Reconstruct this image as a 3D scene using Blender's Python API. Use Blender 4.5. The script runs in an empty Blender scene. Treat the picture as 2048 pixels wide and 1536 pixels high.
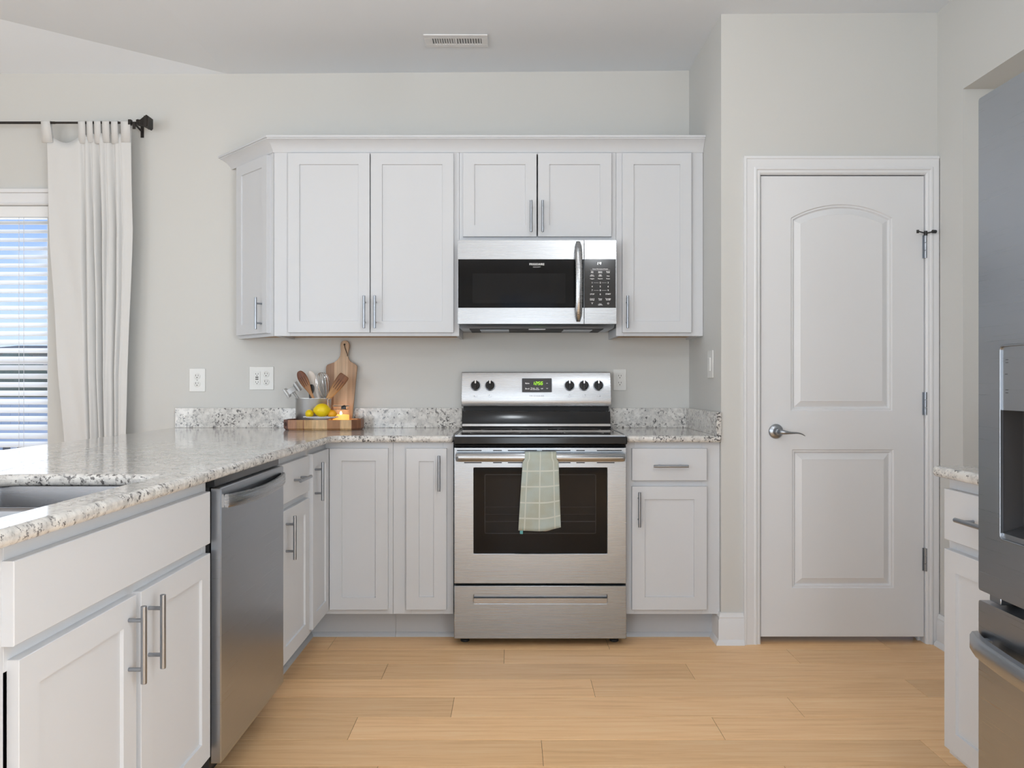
import bpy, bmesh, math, random
from mathutils import Matrix, Vector
random.seed(7)
R = math.radians
S = bpy.context.scene
C = S.collection
# ---------------------------------------------------------------- camera, world, light, exposure
cd = bpy.data.cameras.new('camera'); cam = bpy.data.objects.new('camera', cd); C.objects.link(cam)
cam.location = (0, 0, 1.14); cam.rotation_euler = (R(90), 0, 0)
cd.sensor_width = 36; cd.lens = 1590 / 2048 * 36; cd.clip_start = .02
S.camera = cam
S.view_settings.view_transform = 'Standard'; S.view_settings.look = 'None'
S.view_settings.gamma = 1; S.view_settings.use_curve_mapping = False
S.view_settings.exposure = 0.53
W = bpy.data.worlds.new('sky'); S.world = W; W.use_nodes = True
nt = W.node_tree; nt.nodes.clear()
wo = nt.nodes.new('ShaderNodeOutputWorld'); bg = nt.nodes.new('ShaderNodeBackground')
tc = nt.nodes.new('ShaderNodeTexCoord'); sx = nt.nodes.new('ShaderNodeSeparateXYZ')
gr = nt.nodes.new('ShaderNodeValToRGB'); ns = nt.nodes.new('ShaderNodeTexNoise')
cr = nt.nodes.new('ShaderNodeValToRGB'); mx = nt.nodes.new('ShaderNodeMixRGB'); mp = nt.nodes.new('ShaderNodeMapping')
gr.color_ramp.elements[0].position = .0; gr.color_ramp.elements[0].color = (.62, .80, .98, 1)
gr.color_ramp.elements[1].position = .28; gr.color_ramp.elements[1].color = (.07, .26, .85, 1)
mp.inputs['Scale'].default_value = (1, 1, 3.2); ns.inputs['Scale'].default_value = 5; ns.inputs['Detail'].default_value = 6
cr.color_ramp.elements[0].position = .46; cr.color_ramp.elements[1].position = .62
mx.inputs[2].default_value = (.86, .90, 1, 1); bg.inputs[1].default_value = .80
L = nt.links.new
L(tc.outputs['Generated'], sx.inputs[0]); L(sx.outputs[2], gr.inputs[0]); L(tc.outputs['Generated'], mp.inputs[0])
L(mp.outputs[0], ns.inputs['Vector']); L(ns.outputs[0], cr.inputs[0]); L(cr.outputs[0], mx.inputs[0])
L(gr.outputs[0], mx.inputs[1]); L(mx.outputs[0], bg.inputs[0]); L(bg.outputs[0], wo.inputs[0])

def area(name, loc, rot, sx_, sy_, power, col=(1, 1, 1), spread=180):
    l = bpy.data.lights.new(name, 'AREA'); l.shape = 'RECTANGLE'; l.size = sx_; l.size_y = sy_
    l.energy = power; l.color = col; l.spread = R(spread)
    o = bpy.data.objects.new(name, l); C.objects.link(o); o.location = loc; o.rotation_euler = [R(a) for a in rot]
    return o
FILL_COL = (.87, .945, 1)
# added soft fill behind and beside the camera; rear and left openings are invented
area('rear_fill', (-2.45, -3.49, 1.2), (90, 0, 0), 1.9, 1.9, 42, FILL_COL)
area('rear_fill_narrow', (.22, -3.49, 1.2), (90, 0, 0), .75, 1.9, 17, FILL_COL)  # added so the steel fronts reflect a bright central band
area('side_fill', (-4.22, -1.0, 1.45), (90, 0, -90), 2.6, 1.8, 55, FILL_COL)
area('right_fill', (1.84, -1.2, 1.15), (90, 0, 90), 2.4, 1.7, 54, FILL_COL)  # added fill for the left cabinets; the wall behind it is solid
area('outdoor_daylight', (-3.0, 4.42, 1.5), (90, 0, 180), 1.2, 1.3, 8, (.93, .97, 1))
LAMP_EMIT, FILL_EMIT = 30.0, 41.0

# ---------------------------------------------------------------- materials
MATS = {}
def nodes(m): return m.node_tree.nodes, m.node_tree.links.new
def mat(name, col, rough=.5, metal=0, bump=0, bscale=200, emit=None, estr=0, alpha=1, coat=0, trans=0, spec=.5):
    m = bpy.data.materials.new(name); m.use_nodes = True
    N, Lk = nodes(m); b = N['Principled BSDF']
    b.inputs['Base Color'].default_value = (*col, 1); b.inputs['Roughness'].default_value = rough
    b.inputs['Metallic'].default_value = metal; b.inputs['Alpha'].default_value = alpha
    b.inputs['Coat Weight'].default_value = coat; b.inputs['Transmission Weight'].default_value = trans
    b.inputs['Specular IOR Level'].default_value = spec
    if emit: b.inputs['Emission Color'].default_value = (*emit, 1); b.inputs['Emission Strength'].default_value = estr
    t = N.new('ShaderNodeTexCoord'); n = N.new('ShaderNodeTexNoise'); n.inputs['Scale'].default_value = bscale
    n.inputs['Detail'].default_value = 3
    bp = N.new('ShaderNodeBump'); bp.inputs['Strength'].default_value = bump; bp.inputs['Distance'].default_value = .002
    Lk(t.outputs['Object'], n.inputs['Vector'])
    if bump: Lk(n.outputs[0], bp.inputs['Height']); Lk(bp.outputs[0], b.inputs['Normal'])
    m['x'] = 1
    MATS[name] = m
    return m
def ramp(N, pts):
    r = N.new('ShaderNodeValToRGB'); e = r.color_ramp.elements
    while len(e) < len(pts): e.new(.5)
    for k, (p, c) in enumerate(pts):
        e[k].position = p; e[k].color = (*c, 1) if len(c) == 3 else c
    return r
wall_m = mat('wall_paint', (.635, .63, .607), .75, bump=.08, bscale=300)
niche_m = wall_m
ceil_m = mat('ceiling_paint', (.82, .86, .91), .85, bump=.08, bscale=250)
trim_m = mat('trim_paint', (.78, .785, .80), .35, bump=.02, bscale=60)
door_m = mat('door_paint', (.77, .775, .79), .42, bump=.05, bscale=400)
cab_m = mat('cabinet_paint', (.65, .662, .685), .5, bump=.02, bscale=80, spec=.3)
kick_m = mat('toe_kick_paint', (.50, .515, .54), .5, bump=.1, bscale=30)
dark_m = mat('dark_gap', (.015, .015, .016), .6)
black_m = mat('black_enamel', (.012, .012, .013), .12, spec=.35)
plastic_m = mat('white_plastic', (.78, .78, .76), .35)
slot_m = mat('outlet_slot', (.06, .055, .05), .5)
nickel_m = mat('satin_nickel', (.36, .385, .42), .30, 1)
chrome_m = mat('chrome', (.72, .72, .72), .12, 1)
rubber_m = mat('black_rubber', (.02, .02, .02), .6)
rod_m = mat('bronze_rod', (.035, .03, .027), .45, .6)
ply_m = mat('raw_plywood', (.50, .30, .16), .6, bump=.1, bscale=40)
glowing_white_ink = mat('glowing_white_ink', (.9, .9, .9), .5, emit=(1, 1, 1), estr=.25)  # printed lettering with a slight glow put into the ink
dark_ink = mat('dark_ink', (.05, .05, .05), .5)
led_m = mat('green_led', (.1, .5, .0), .4, emit=(.42, 1, .02), estr=1.3)
ledoff_m = mat('led_off', (.08, .14, .10), .3)
wled_m = mat('white_led', (.8, .8, .8), .4, emit=(1, 1, 1), estr=2.0)
glass_m = mat('dark_glass', (.010, .010, .011), .04, alpha=.50, spec=.22)
cook_m = mat('cooktop_glass', (.008, .008, .009), .06, coat=.4)
ring_m = mat('burner_print', (.16, .16, .16), .35)
cav_m = mat('oven_enamel', (.10, .105, .115), .5)
mesh_m = mat('microwave_mesh', (.10, .10, .105), .5, bump=.4, bscale=900)
lemon_m = mat('lemon_skin', (.86, .62, .005), .38, bump=.6, bscale=160)
orange_m = mat('orange_skin', (.88, .40, .01), .4, bump=.6, bscale=160)
plate_m = mat('white_ceramic', (.72, .73, .77), .2)
sp_white = mat('pale_beech', (.78, .72, .66), .5)
blackn_m = mat('black_nylon', (.02, .02, .02), .4)
cord_m = mat('leather_cord', (.02, .012, .01), .7)
wick_m = mat('flame', (1, .8, .4), .5, emit=(1, .62, .22), estr=18)
wax_m = mat('candle_wax', (.95, .55, .18), .5, emit=(1, .42, .06), estr=.95)
jar_m = mat('jar_glass', (1, .95, .88), .02, trans=1, spec=.5); jar_m.node_tree.nodes['Principled BSDF'].inputs['IOR'].default_value = 1.2
lamp_m = mat('lamp_glass', (1, 1, 1), .5, emit=(.89, .95, 1), estr=LAMP_EMIT)
fill_lamp_m = mat('fill_lamp_glass', (1, 1, 1), .5, emit=(.89, .95, 1), estr=FILL_EMIT)
slat_m = mat('blind_slat', (.86, .87, .88), .45)
string_m = mat('blind_cord', (.75, .75, .75), .7)
pane_m = mat('window_glass', (.9, .95, .95), .0, alpha=.06, spec=.5)
fence_m = mat('vinyl_fence', (.78, .84, .90), .5)
post_m = mat('weathered_post', (.10, .085, .075), .8)
deck_m = mat('grey_deck', (.55, .55, .56), .7, bump=.3, bscale=30)
leaf_m = mat('tree_leaves', (.12, .17, .10), .8, bump=1, bscale=6)
grass_m = mat('lawn', (.20, .22, .14), .9, bump=.5, bscale=20)
house_m = mat('house_siding', (.50, .42, .38), .8, bump=.2, bscale=10)
sub_m = mat('subfloor', (.10, .06, .03), .9)

def steel(name, col, rough, sc, axis=2, strength=.05, aniso=.0):
    m = mat(name, col, rough, 1)
    N, Lk = nodes(m); b = N['Principled BSDF']
    t = N.new('ShaderNodeTexCoord'); mp = N.new('ShaderNodeMapping'); n = N.new('ShaderNodeTexNoise')
    s = [3, 3, 3]; s[axis] = sc; mp.inputs['Scale'].default_value = s
    n.inputs['Scale'].default_value = 1; n.inputs['Detail'].default_value = 4
    mr = N.new('ShaderNodeMapRange'); mr.inputs[3].default_value = rough - .07; mr.inputs[4].default_value = rough + .07
    Lk(t.outputs['Object'], mp.inputs[0]); Lk(mp.outputs[0], n.inputs['Vector']); Lk(n.outputs[0], mr.inputs[0])
    Lk(mr.outputs[0], b.inputs['Roughness'])
    bp = N.new('ShaderNodeBump'); bp.inputs['Strength'].default_value = strength * .08; bp.inputs['Distance'].default_value = .001
    Lk(n.outputs[0], bp.inputs['Height']); Lk(bp.outputs[0], b.inputs['Normal'])
    return m
steel_m = steel('brushed_steel', (.42, .43, .445), .27, 900)
range_m = steel('range_steel', (.39, .43, .48), .28, 900)
steeld_m = steel('brushed_steel_dark', (.42, .445, .48), .30, 900)
dw_m = steel('dishwasher_steel', (.42, .445, .48), .30, 900)
sink_m = steel('sink_steel', (.26, .26, .27), .28, 500, 1)
crock_m = steel('crock_steel', (.55, .55, .55), .32, 300)

def granite():
    m = mat('granite', (.8, .78, .75), .12, coat=.2)
    N, Lk = nodes(m); b = N['Principled BSDF']
    t = N.new('ShaderNodeTexCoord')
    def noise(sc, det, rough=.6, off=0):
        mp = N.new('ShaderNodeMapping'); mp.inputs['Location'].default_value = (off, off * .7, off * 1.3)
        n = N.new('ShaderNodeTexNoise'); n.inputs['Scale'].default_value = sc; n.inputs['Detail'].default_value = det
        n.inputs['Roughness'].default_value = rough; Lk(t.outputs['Object'], mp.inputs[0]); Lk(mp.outputs[0], n.inputs['Vector']); return n
    n1 = noise(55, 4, .6); r1 = ramp(N, [(.42, (0, 0, 0)), (.62, (1, 1, 1))])
    m1 = N.new('ShaderNodeMixRGB'); m1.inputs[1].default_value = (.69, .665, .63, 1); m1.inputs[2].default_value = (.53, .515, .495, 1)
    Lk(n1.outputs[0], r1.inputs[0]); Lk(r1.outputs[0], m1.inputs[0])
    n4 = noise(30, 3, .5, 9); r4 = ramp(N, [(.52, (0, 0, 0)), (.64, (1, 1, 1))])
    m4 = N.new('ShaderNodeMixRGB'); m4.inputs[2].default_value = (.75, .73, .695, 1)
    Lk(n4.outputs[0], r4.inputs[0]); Lk(r4.outputs[0], m4.inputs[0]); Lk(m1.outputs[0], m4.inputs[1])
    n2 = noise(95, 3, .65, 3); r2 = ramp(N, [(.54, (0, 0, 0)), (.575, (1, 1, 1))])
    n3 = noise(13, 4, .6, 5); r3 = ramp(N, [(.44, (0, 0, 0)), (.58, (1, 1, 1))])
    mu = N.new('ShaderNodeMath'); mu.operation = 'MULTIPLY'
    Lk(n2.outputs[0], r2.inputs[0]); Lk(n3.outputs[0], r3.inputs[0]); Lk(r2.outputs[0], mu.inputs[0]); Lk(r3.outputs[0], mu.inputs[1])
    n5 = noise(60, 5, .7, 17); r5 = ramp(N, [(.60, (0, 0, 0)), (.63, (1, 1, 1))]); Lk(n5.outputs[0], r5.inputs[0])
    mxx = N.new('ShaderNodeMath'); mxx.operation = 'MAXIMUM'; Lk(mu.outputs[0], mxx.inputs[0]); Lk(r5.outputs[0], mxx.inputs[1])
    m2 = N.new('ShaderNodeMixRGB'); m2.inputs[2].default_value = (.055, .05, .052, 1)
    sc = N.new('ShaderNodeMath'); sc.operation = 'MULTIPLY'; sc.inputs[1].default_value = .88
    Lk(mxx.outputs[0], sc.inputs[0]); Lk(sc.outputs[0], m2.inputs[0]); Lk(m4.outputs[0], m2.inputs[1]); Lk(m2.outputs[0], b.inputs['Base Color'])
    return m
granite_m = granite()

def wood(name, bands, grain_axis=2, gs=(60, 60, 3), dark=.72, rough=.5):
    """bands: ramp points over object x (already scaled 0..1) or None"""
    m = mat(name, (.5, .3, .15), rough)
    N, Lk = nodes(m); b = N['Principled BSDF']
    t = N.new('ShaderNodeTexCoord'); mp = N.new('ShaderNodeMapping'); mp.inputs['Scale'].default_value = gs
    n = N.new('ShaderNodeTexNoise'); n.inputs['Scale'].default_value = 1; n.inputs['Detail'].default_value = 5
    Lk(t.outputs['Object'], mp.inputs[0]); Lk(mp.outputs[0], n.inputs['Vector'])
    g = ramp(N, [(.3, (dark,) * 3), (.7, (1.12,) * 3)]); Lk(n.outputs[0], g.inputs[0])
    s = N.new('ShaderNodeSeparateXYZ'); Lk(t.outputs['Object'], s.inputs[0])
    mr = N.new('ShaderNodeMapRange'); mr.inputs[1].default_value = bands[0]; mr.inputs[2].default_value = bands[1]
    Lk(s.outputs[bands[3] if len(bands) > 3 else 0], mr.inputs[0])
    r = ramp(N, bands[2]); r.color_ramp.interpolation = 'CONSTANT' if len(bands[2]) > 2 else 'LINEAR'; Lk(mr.outputs[0], r.inputs[0])
    mu = N.new('ShaderNodeMixRGB'); mu.blend_type = 'MULTIPLY'; mu.inputs[0].default_value = 1
    Lk(r.outputs[0], mu.inputs[1]); Lk(g.outputs[0], mu.inputs[2]); Lk(mu.outputs[0], b.inputs['Base Color'])
    return m
board_m = wood('acacia_board', (-.082, .082, [(0, (.36, .205, .12)), (.28, (.62, .43, .28)), (.70, (.50, .315, .19))]))
tray_m = wood('acacia_tray', (-.19, .19, [(0, (.17, .065, .045)), (.09, (.42, .21, .12)), (.20, (.44, .24, .10)), (.285, (.26, .11, .05)),
    (.30, (.50, .30, .13)), (.40, (.66, .44, .23)), (.59, (.36, .17, .07)), (.76, (.62, .40, .20)), (.90, (.28, .12, .06))]), gs=(90, 90, 12))
spoon_m = wood('acacia_spoon', (.13, .235, [(0, (.50, .25, .10)), (1, (.16, .05, .02))], 2), gs=(90, 90, 6))
spat_m = wood('acacia_spatula', (.13, .235, [(0, (.55, .29, .10)), (1, (.20, .07, .02))], 2), gs=(90, 90, 6))

def floor_mat():
    m = mat('oak_plank', (.6, .4, .25), .42, spec=.28)
    N, Lk = nodes(m); b = N['Principled BSDF']
    t = N.new('ShaderNodeTexCoord'); at = N.new('ShaderNodeAttribute'); at.attribute_name = 'plank'
    mp = N.new('ShaderNodeMapping'); mp.inputs['Scale'].default_value = (2.2, 38, 1)
    ad = N.new('ShaderNodeVectorMath'); ad.operation = 'ADD'; ml = N.new('ShaderNodeVectorMath'); ml.operation = 'SCALE'; ml.inputs['Scale'].default_value = 40
    Lk(at.outputs['Color'], ml.inputs[0]); Lk(t.outputs['Object'], mp.inputs[0]); Lk(mp.outputs[0], ad.inputs[0]); Lk(ml.outputs[0], ad.inputs[1])
    n = N.new('ShaderNodeTexNoise'); n.inputs['Scale'].default_value = 1.3; n.inputs['Detail'].default_value = 7; n.inputs['Roughness'].default_value = .62; n.inputs['Distortion'].default_value = .6
    Lk(ad.outputs[0], n.inputs['Vector'])
    r = ramp(N, [(.30, (.80, .48, .235)), (.5, (.92, .58, .30)), (.72, (.96, .66, .375))]); Lk(n.outputs[0], r.inputs[0])
    s = N.new('ShaderNodeSeparateColor'); Lk(at.outputs['Color'], s.inputs[0])
    mr = N.new('ShaderNodeMapRange'); mr.inputs[3].default_value = .86; mr.inputs[4].default_value = 1.08; Lk(s.outputs[0], mr.inputs[0])
    mu = N.new('ShaderNodeMixRGB'); mu.blend_type = 'MULTIPLY'; mu.inputs[0].default_value = 1
    Lk(r.outputs[0], mu.inputs[1]); Lk(mr.outputs[0], mu.inputs[2]); Lk(mu.outputs[0], b.inputs['Base Color'])
    bp = N.new('ShaderNodeBump'); bp.inputs['Strength'].default_value = .12; bp.inputs['Distance'].default_value = .002
    Lk(n.outputs[0], bp.inputs['Height']); Lk(bp.outputs[0], b.inputs['Normal'])
    return m
floor_m = floor_mat()

def curtain_mat():
    m = mat('linen', (.78, .775, .765), .85, bump=.25, bscale=500)
    N, Lk = nodes(m); b = N['Principled BSDF']; o = N['Material Output']
    tr = N.new('ShaderNodeBsdfTranslucent'); tr.inputs[0].default_value = (.8, .79, .77, 1)
    ms = N.new('ShaderNodeMixShader'); ms.inputs[0].default_value = .12
    Lk(b.outputs[0], ms.inputs[1]); Lk(tr.outputs[0], ms.inputs[2]); Lk(ms.outputs[0], o.inputs[0])
    return m
linen_m = curtain_mat()

def towel_mat():
    m = mat('plaid_towel', (.5, .55, .5), .9, bump=.7, bscale=420)
    N, Lk = nodes(m); b = N['Principled BSDF']
    uv = N.new('ShaderNodeUVMap'); s = N.new('ShaderNodeSeparateXYZ'); Lk(uv.outputs[0], s.inputs[0])
    def lines(out, pos, w):
        last = None
        for p in pos:
            a = N.new('ShaderNodeMath'); a.operation = 'COMPARE'; a.inputs[1].default_value = p; a.inputs[2].default_value = w
            Lk(out, a.inputs[0])
            if last:
                q = N.new('ShaderNodeMath'); q.operation = 'MAXIMUM'; Lk(last, q.inputs[0]); Lk(a.outputs[0], q.inputs[1]); last = q.outputs[0]
            else: last = a.outputs[0]
        return last
    l1 = lines(s.outputs[0], (.14, .49, .86), .014); l2 = lines(s.outputs[1], (.60, .78, .93, .415, .235, .06), .008)
    q = N.new('ShaderNodeMath'); q.operation = 'MAXIMUM'; Lk(l1, q.inputs[0]); Lk(l2, q.inputs[1])
    t = N.new('ShaderNodeTexCoord'); n = N.new('ShaderNodeTexNoise'); n.inputs['Scale'].default_value = 14; Lk(t.outputs['Object'], n.inputs['Vector'])
    r = ramp(N, [(.35, (.44, .455, .375)), (.65, (.46, .525, .49))]); Lk(n.outputs[0], r.inputs[0])
    mx = N.new('ShaderNodeMixRGB'); mx.inputs[2].default_value = (.62, .64, .58, 1); Lk(q.outputs[0], mx.inputs[0]); Lk(r.outputs[0], mx.inputs[1])
    Lk(mx.outputs[0], b.inputs['Base Color'])
    return m
towel_m = towel_mat()
teal_m = mat('teal_tag', (.14, .42, .43), .8); peach_m = mat('towel_back', (.55, .43, .33), .9, bump=.7, bscale=420)

# ---------------------------------------------------------------- mesh helpers
class MB:
    def __init__(s): s.b = bmesh.new(); s.mi = 0
    def face(s, vs):
        try:
            f = s.b.faces.new(vs); f.material_index = s.mi; return f
        except ValueError: return None
    def box(s, x0, x1, y0, y1, z0, z1):
        v = [s.b.verts.new(p) for p in ((x0,y0,z0),(x1,y0,z0),(x1,y1,z0),(x0,y1,z0),(x0,y0,z1),(x1,y0,z1),(x1,y1,z1),(x0,y1,z1))]
        for q in ((3,2,1,0),(4,5,6,7),(0,1,5,4),(1,2,6,5),(2,3,7,6),(3,0,4,7)): s.face([v[i] for i in q])
        return s
    def loops(s, ls, close=True, cap=(True, True)):
        """ls: list of rings (lists of points), bridged in order"""
        vs = [[s.b.verts.new(p) for p in l] for l in ls]
        for a, b in zip(vs, vs[1:]):
            n = len(a)
            for i in range(n if close else n - 1):
                j = (i + 1) % n; s.face([a[i], a[j], b[j], b[i]])
        if close and cap[0]: s.face(list(reversed(vs[0])))
        if close and cap[1]: s.face(vs[-1])
        return s
    def tube(s, pts, r, seg=12, flat=1.0, caps=True):
        pts = [Vector(p) for p in pts]; rs = r if isinstance(r, (list, tuple)) else [r] * len(pts)
        rings = []; prev = None
        for i, p in enumerate(pts):
            d = (pts[min(i + 1, len(pts) - 1)] - pts[max(i - 1, 0)]).normalized()
            if prev is None:
                a = Vector((0, 0, 1)) if abs(d.z) < .9 else Vector((1, 0, 0)); u = d.cross(a).normalized()
            else: u = (prev - d * prev.dot(d)).normalized()
            w = d.cross(u); prev = u
            rings.append([p + (u * math.cos(t) + w * math.sin(t) * flat) * rs[i] for t in [2 * math.pi * k / seg for k in range(seg)]])
        return s.loops(rings, True, (caps, caps))
    def lathe(s, prof, c=(0, 0, 0), seg=32, sx=1, sy=1):
        """prof [(r,z)] about z, closed at both ends"""
        rings = [[(c[0] + r * sx * math.cos(2*math.pi*k/seg), c[1] + r * sy * math.sin(2*math.pi*k/seg), c[2] + z) for k in range(seg)] for r, z in prof]
        return s.loops(rings)
    def prism(s, poly, z0, z1):
        """poly [(x,y)] extruded along z"""
        return s.loops([[(x, y, z0) for x, y in poly], [(x, y, z1) for x, y in poly]])
    def prism_y(s, poly, y0, y1):
        """poly [(x,z)] extruded along y"""
        return s.loops([[(x, y1, z) for x, z in poly], [(x, y0, z) for x, z in poly]])
    def prism_x(s, poly, x0, x1):
        """poly [(y,z)] extruded along x"""
        return s.loops([[(x0, y, z) for y, z in poly], [(x1, y, z) for y, z in poly]])
    def xf(s, M): s.b.transform(M); return s
    def sphere(s, c, r, sx=1, sy=1, sz=1, seg=24, rings=14):
        return s.lathe([(max(1e-4, r * math.sin(math.pi*k/rings)), -r * sz * math.cos(math.pi*k/rings)) for k in range(rings + 1)], c, seg, sx, sy)
WM = {}
def wmat(o): return WM[o.name] if o else Matrix()
def build(m, name, mats, parent=None, bevel=0, bseg=2, local=False, angle=35, subsurf=0, recalc=True, flat=False, loc=None):
    if recalc: bmesh.ops.recalc_face_normals(m.b, faces=m.b.faces)
    M0 = Matrix()
    if parent is not None and not local: m.b.transform(wmat(parent).inverted())
    if loc is not None: M0 = Matrix.Translation(loc); m.b.transform(M0.inverted())
    me = bpy.data.meshes.new(name); m.b.to_mesh(me); m.b.free()
    for q in (mats if isinstance(mats, (list, tuple)) else [mats]): me.materials.append(q)
    if not flat:
        me.polygons.foreach_set('use_smooth', [True] * len(me.polygons)); me.set_sharp_from_angle(angle=R(angle))
    o = bpy.data.objects.new(name, me); C.objects.link(o)
    if loc is not None: o.location = loc
    if parent is not None: o.parent = parent
    WM[o.name] = wmat(parent) @ M0
    if bevel:
        b = o.modifiers.new('bevel', 'BEVEL'); b.width = bevel; b.segments = bseg; b.limit_method = 'ANGLE'; b.angle_limit = R(40)
        b.harden_normals = False
    if subsurf:
        q = o.modifiers.new('sub', 'SUBSURF'); q.levels = subsurf; q.render_levels = subsurf
    return o
def tag(o, label=None, cat=None, group=None, kind=None):
    if label: o['label'] = label
    if cat: o['category'] = cat
    if group: o['group'] = group
    if kind: o['kind'] = kind
    return o
def thing(name, label, cat, loc=(0, 0, 0), rz=0, group=None, M=None):
    o = bpy.data.objects.new(name, None); C.objects.link(o); o.empty_display_size = .05
    o.matrix_world = M if M is not None else Matrix.Translation(loc) @ Matrix.Rotation(R(rz), 4, 'Z')
    WM[o.name] = o.matrix_world.copy()
    return tag(o, label, cat, group)
def struct(name, m, mt, parent=None, **k):
    o = build(m, name, mt, parent, **k)
    if parent is None: o['kind'] = 'structure'
    return o
def text_mb(items, y, ext=.0003):
    """items: (string, x, z, size) centred; in the xz plane facing -y"""
    out = MB()
    for (t, x, z, size) in items:
        cu = bpy.data.curves.new('t', 'FONT'); cu.body = t; cu.size = size; cu.align_x = 'CENTER'; cu.align_y = 'CENTER'; cu.extrude = ext; cu.resolution_u = 2
        ob = bpy.data.objects.new('t', cu); C.objects.link(ob)
        me = bpy.data.meshes.new_from_object(ob)
        me.transform(Matrix.Translation((x, y, z)) @ Matrix.Rotation(R(90), 4, 'X'))
        out.b.from_mesh(me)
        bpy.data.objects.remove(ob); bpy.data.curves.remove(cu); bpy.data.meshes.remove(me)
    return out
def frame(origin, rz): return Matrix.Translation(origin) @ Matrix.Rotation(R(rz), 4, 'Z')
# ================================================================ ROOM
YB, YP, XP, XR = 4.12, 3.49, .918, 1.868
b = MB()   # floor of planks running left-right
PW = .1740; joints = {0: -.033, 1: -.505, 2: .304, 3: -.21, 4: -.528, 5: .094, -1: .42, 6: -.40, 7: .25}
col = []
y = YB + .0
rows = range(-6, 42)
b.mi = 0
bb = b.b
for r_ in rows:
    y1 = 3.2430 + .1740 - (r_) * PW; y0 = y1 - PW
    if r_ == 0: pass
    j = joints.get(r_, random.uniform(-.6, .6)); x = j - 1.212 * 5
    while x < 2.3:
        xa, xb = max(x, -4.3), min(x + 1.212, 2.3)
        if xb > xa + .01:
            g = .0006; tint = (random.random(), random.random(), random.random(), 1)
            for (ax, bx, ay, by, z) in ((xa + g, xb - g, max(y0 + .0010, -3.6), min(y1 - .0010, 4.2), 0),):
                if by > ay:
                    h = .0008
                    ring0 = [(ax, ay, -.002), (bx, ay, -.002), (bx, by, -.002), (ax, by, -.002)]
                    ring1 = [(ax, ay, -h), (bx, ay, -h), (bx, by, -h), (ax, by, -h)]
                    ring2 = [(ax + h, ay + h, 0), (bx - h, ay + h, 0), (bx - h, by - h, 0), (ax + h, by - h, 0)]
                    n0 = len(bb.faces); b.loops([ring0, ring1, ring2], True, (False, True))
                    col.append((len(bb.faces) - n0, tint))
        x += 1.212
b.mi = 1; b.box(-4.3, 2.3, -3.6, 4.22, -.05, -.0015)
fo = struct('floor', b, [floor_m, sub_m], recalc=False, flat=True)
ca = fo.data.color_attributes.new('plank', 'FLOAT_COLOR', 'CORNER')
i = 0; li = 0; polys = fo.data.polygons
for n, t in col:
    for k in range(n):
        for l in polys[i].loop_indices: ca.data[l].color = t
        i += 1

def zc(x): return 2.747 + .007 * (x + 1.474)
P = (-1.474, YB, 2.747); H = (-4.25, 3.028, 3.084)
b = MB(); B = b.b
def thickpoly(pts, t=.06):
    b.loops([[(x, y, z) for x, y, z in pts], [(x, y, z + t) for x, y, z in pts]])
thickpoly([P, (2.15, YB, zc(2.15)), (2.15, -3.55, zc(2.15)), (-1.474, -3.55, 2.747)])
thickpoly([P, (-1.474, -3.55, 2.747), (-4.25, -3.55, 3.084), H])
thickpoly([P, H, (-4.25, YB + .01, 2.747)])
struct('ceiling', b, ceil_m, flat=True)

b = MB()
WX0, WX1, WZ0, WZ1 = -3.55, -2.405, .62, 2.065
b.box(WX1, 1.0, YB, YB + .12, 0, 2.9); b.box(-4.3, WX0, YB, YB + .12, 0, 2.9)
b.box(WX0, WX1, YB, YB + .12, 0, WZ0); b.box(WX0, WX1, YB, YB + .12, WZ1, 2.9)
struct('wall_back', b, wall_m)
b = MB(); b.box(XP, XP + .09, YP + .0, YB, 0, 2.9); struct('wall_pantry_side', b, wall_m)
b = MB(); DX0, DX1, DZ = 1.072, 1.828, 2.068
b.box(XP + .09, DX0, YP, YP + .1, 0, 2.9); b.box(DX1, 2.1, YP, YP + .1, 0, 2.9); b.box(DX0, DX1, YP, YP + .1, DZ, 2.9)
struct('wall_pantry', b, wall_m)
b = MB(); b.box(XP + .09, 2.1, YB, YB + .1, 0, 2.9); struct('wall_pantry_back', b, dark_m)  # near-black colour stands in for shade behind the pantry door
NZ, NY, NB = 2.362, 3.293, 2.02
b = MB(); b.box(XR, NB + .1, NY, YP, 0, 2.9); b.box(XR, NB + .1, -3.5, NY, NZ, 2.9); b.box(XR, NB + .1, -3.5, .66, 0, NZ)
b.box(NB, NB + .1, .66, NY, 0, NZ)
struct('wall_right', b, wall_m)
b = MB(); b.box(-4.35, -4.25, -3.55, YB, 0, .5); b.box(-4.35, -4.25, -3.55, YB, 2.4, 3.2)
b.box(-4.35, -4.25, -3.55, -1.95, .5, 2.4); b.box(-4.35, -4.25, .75, YB, .5, 2.4)
struct('wall_left', b, wall_m)
b = MB(); b.box(-4.3, 2.1, -3.6, -3.5, 2.38, 3.2); b.box(-4.3, -3.42, -3.6, -3.5, 0, 2.38); b.box(-1.48, -.17, -3.6, -3.5, 0, 2.38); b.box(.61, 2.1, -3.6, -3.5, 0, 2.38); b.box(-3.42, -1.48, -3.6, -3.5, 0, .24); b.box(-.17, .61, -3.6, -3.5, 0, .24)
struct('wall_rear', b, wall_m)

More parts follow.
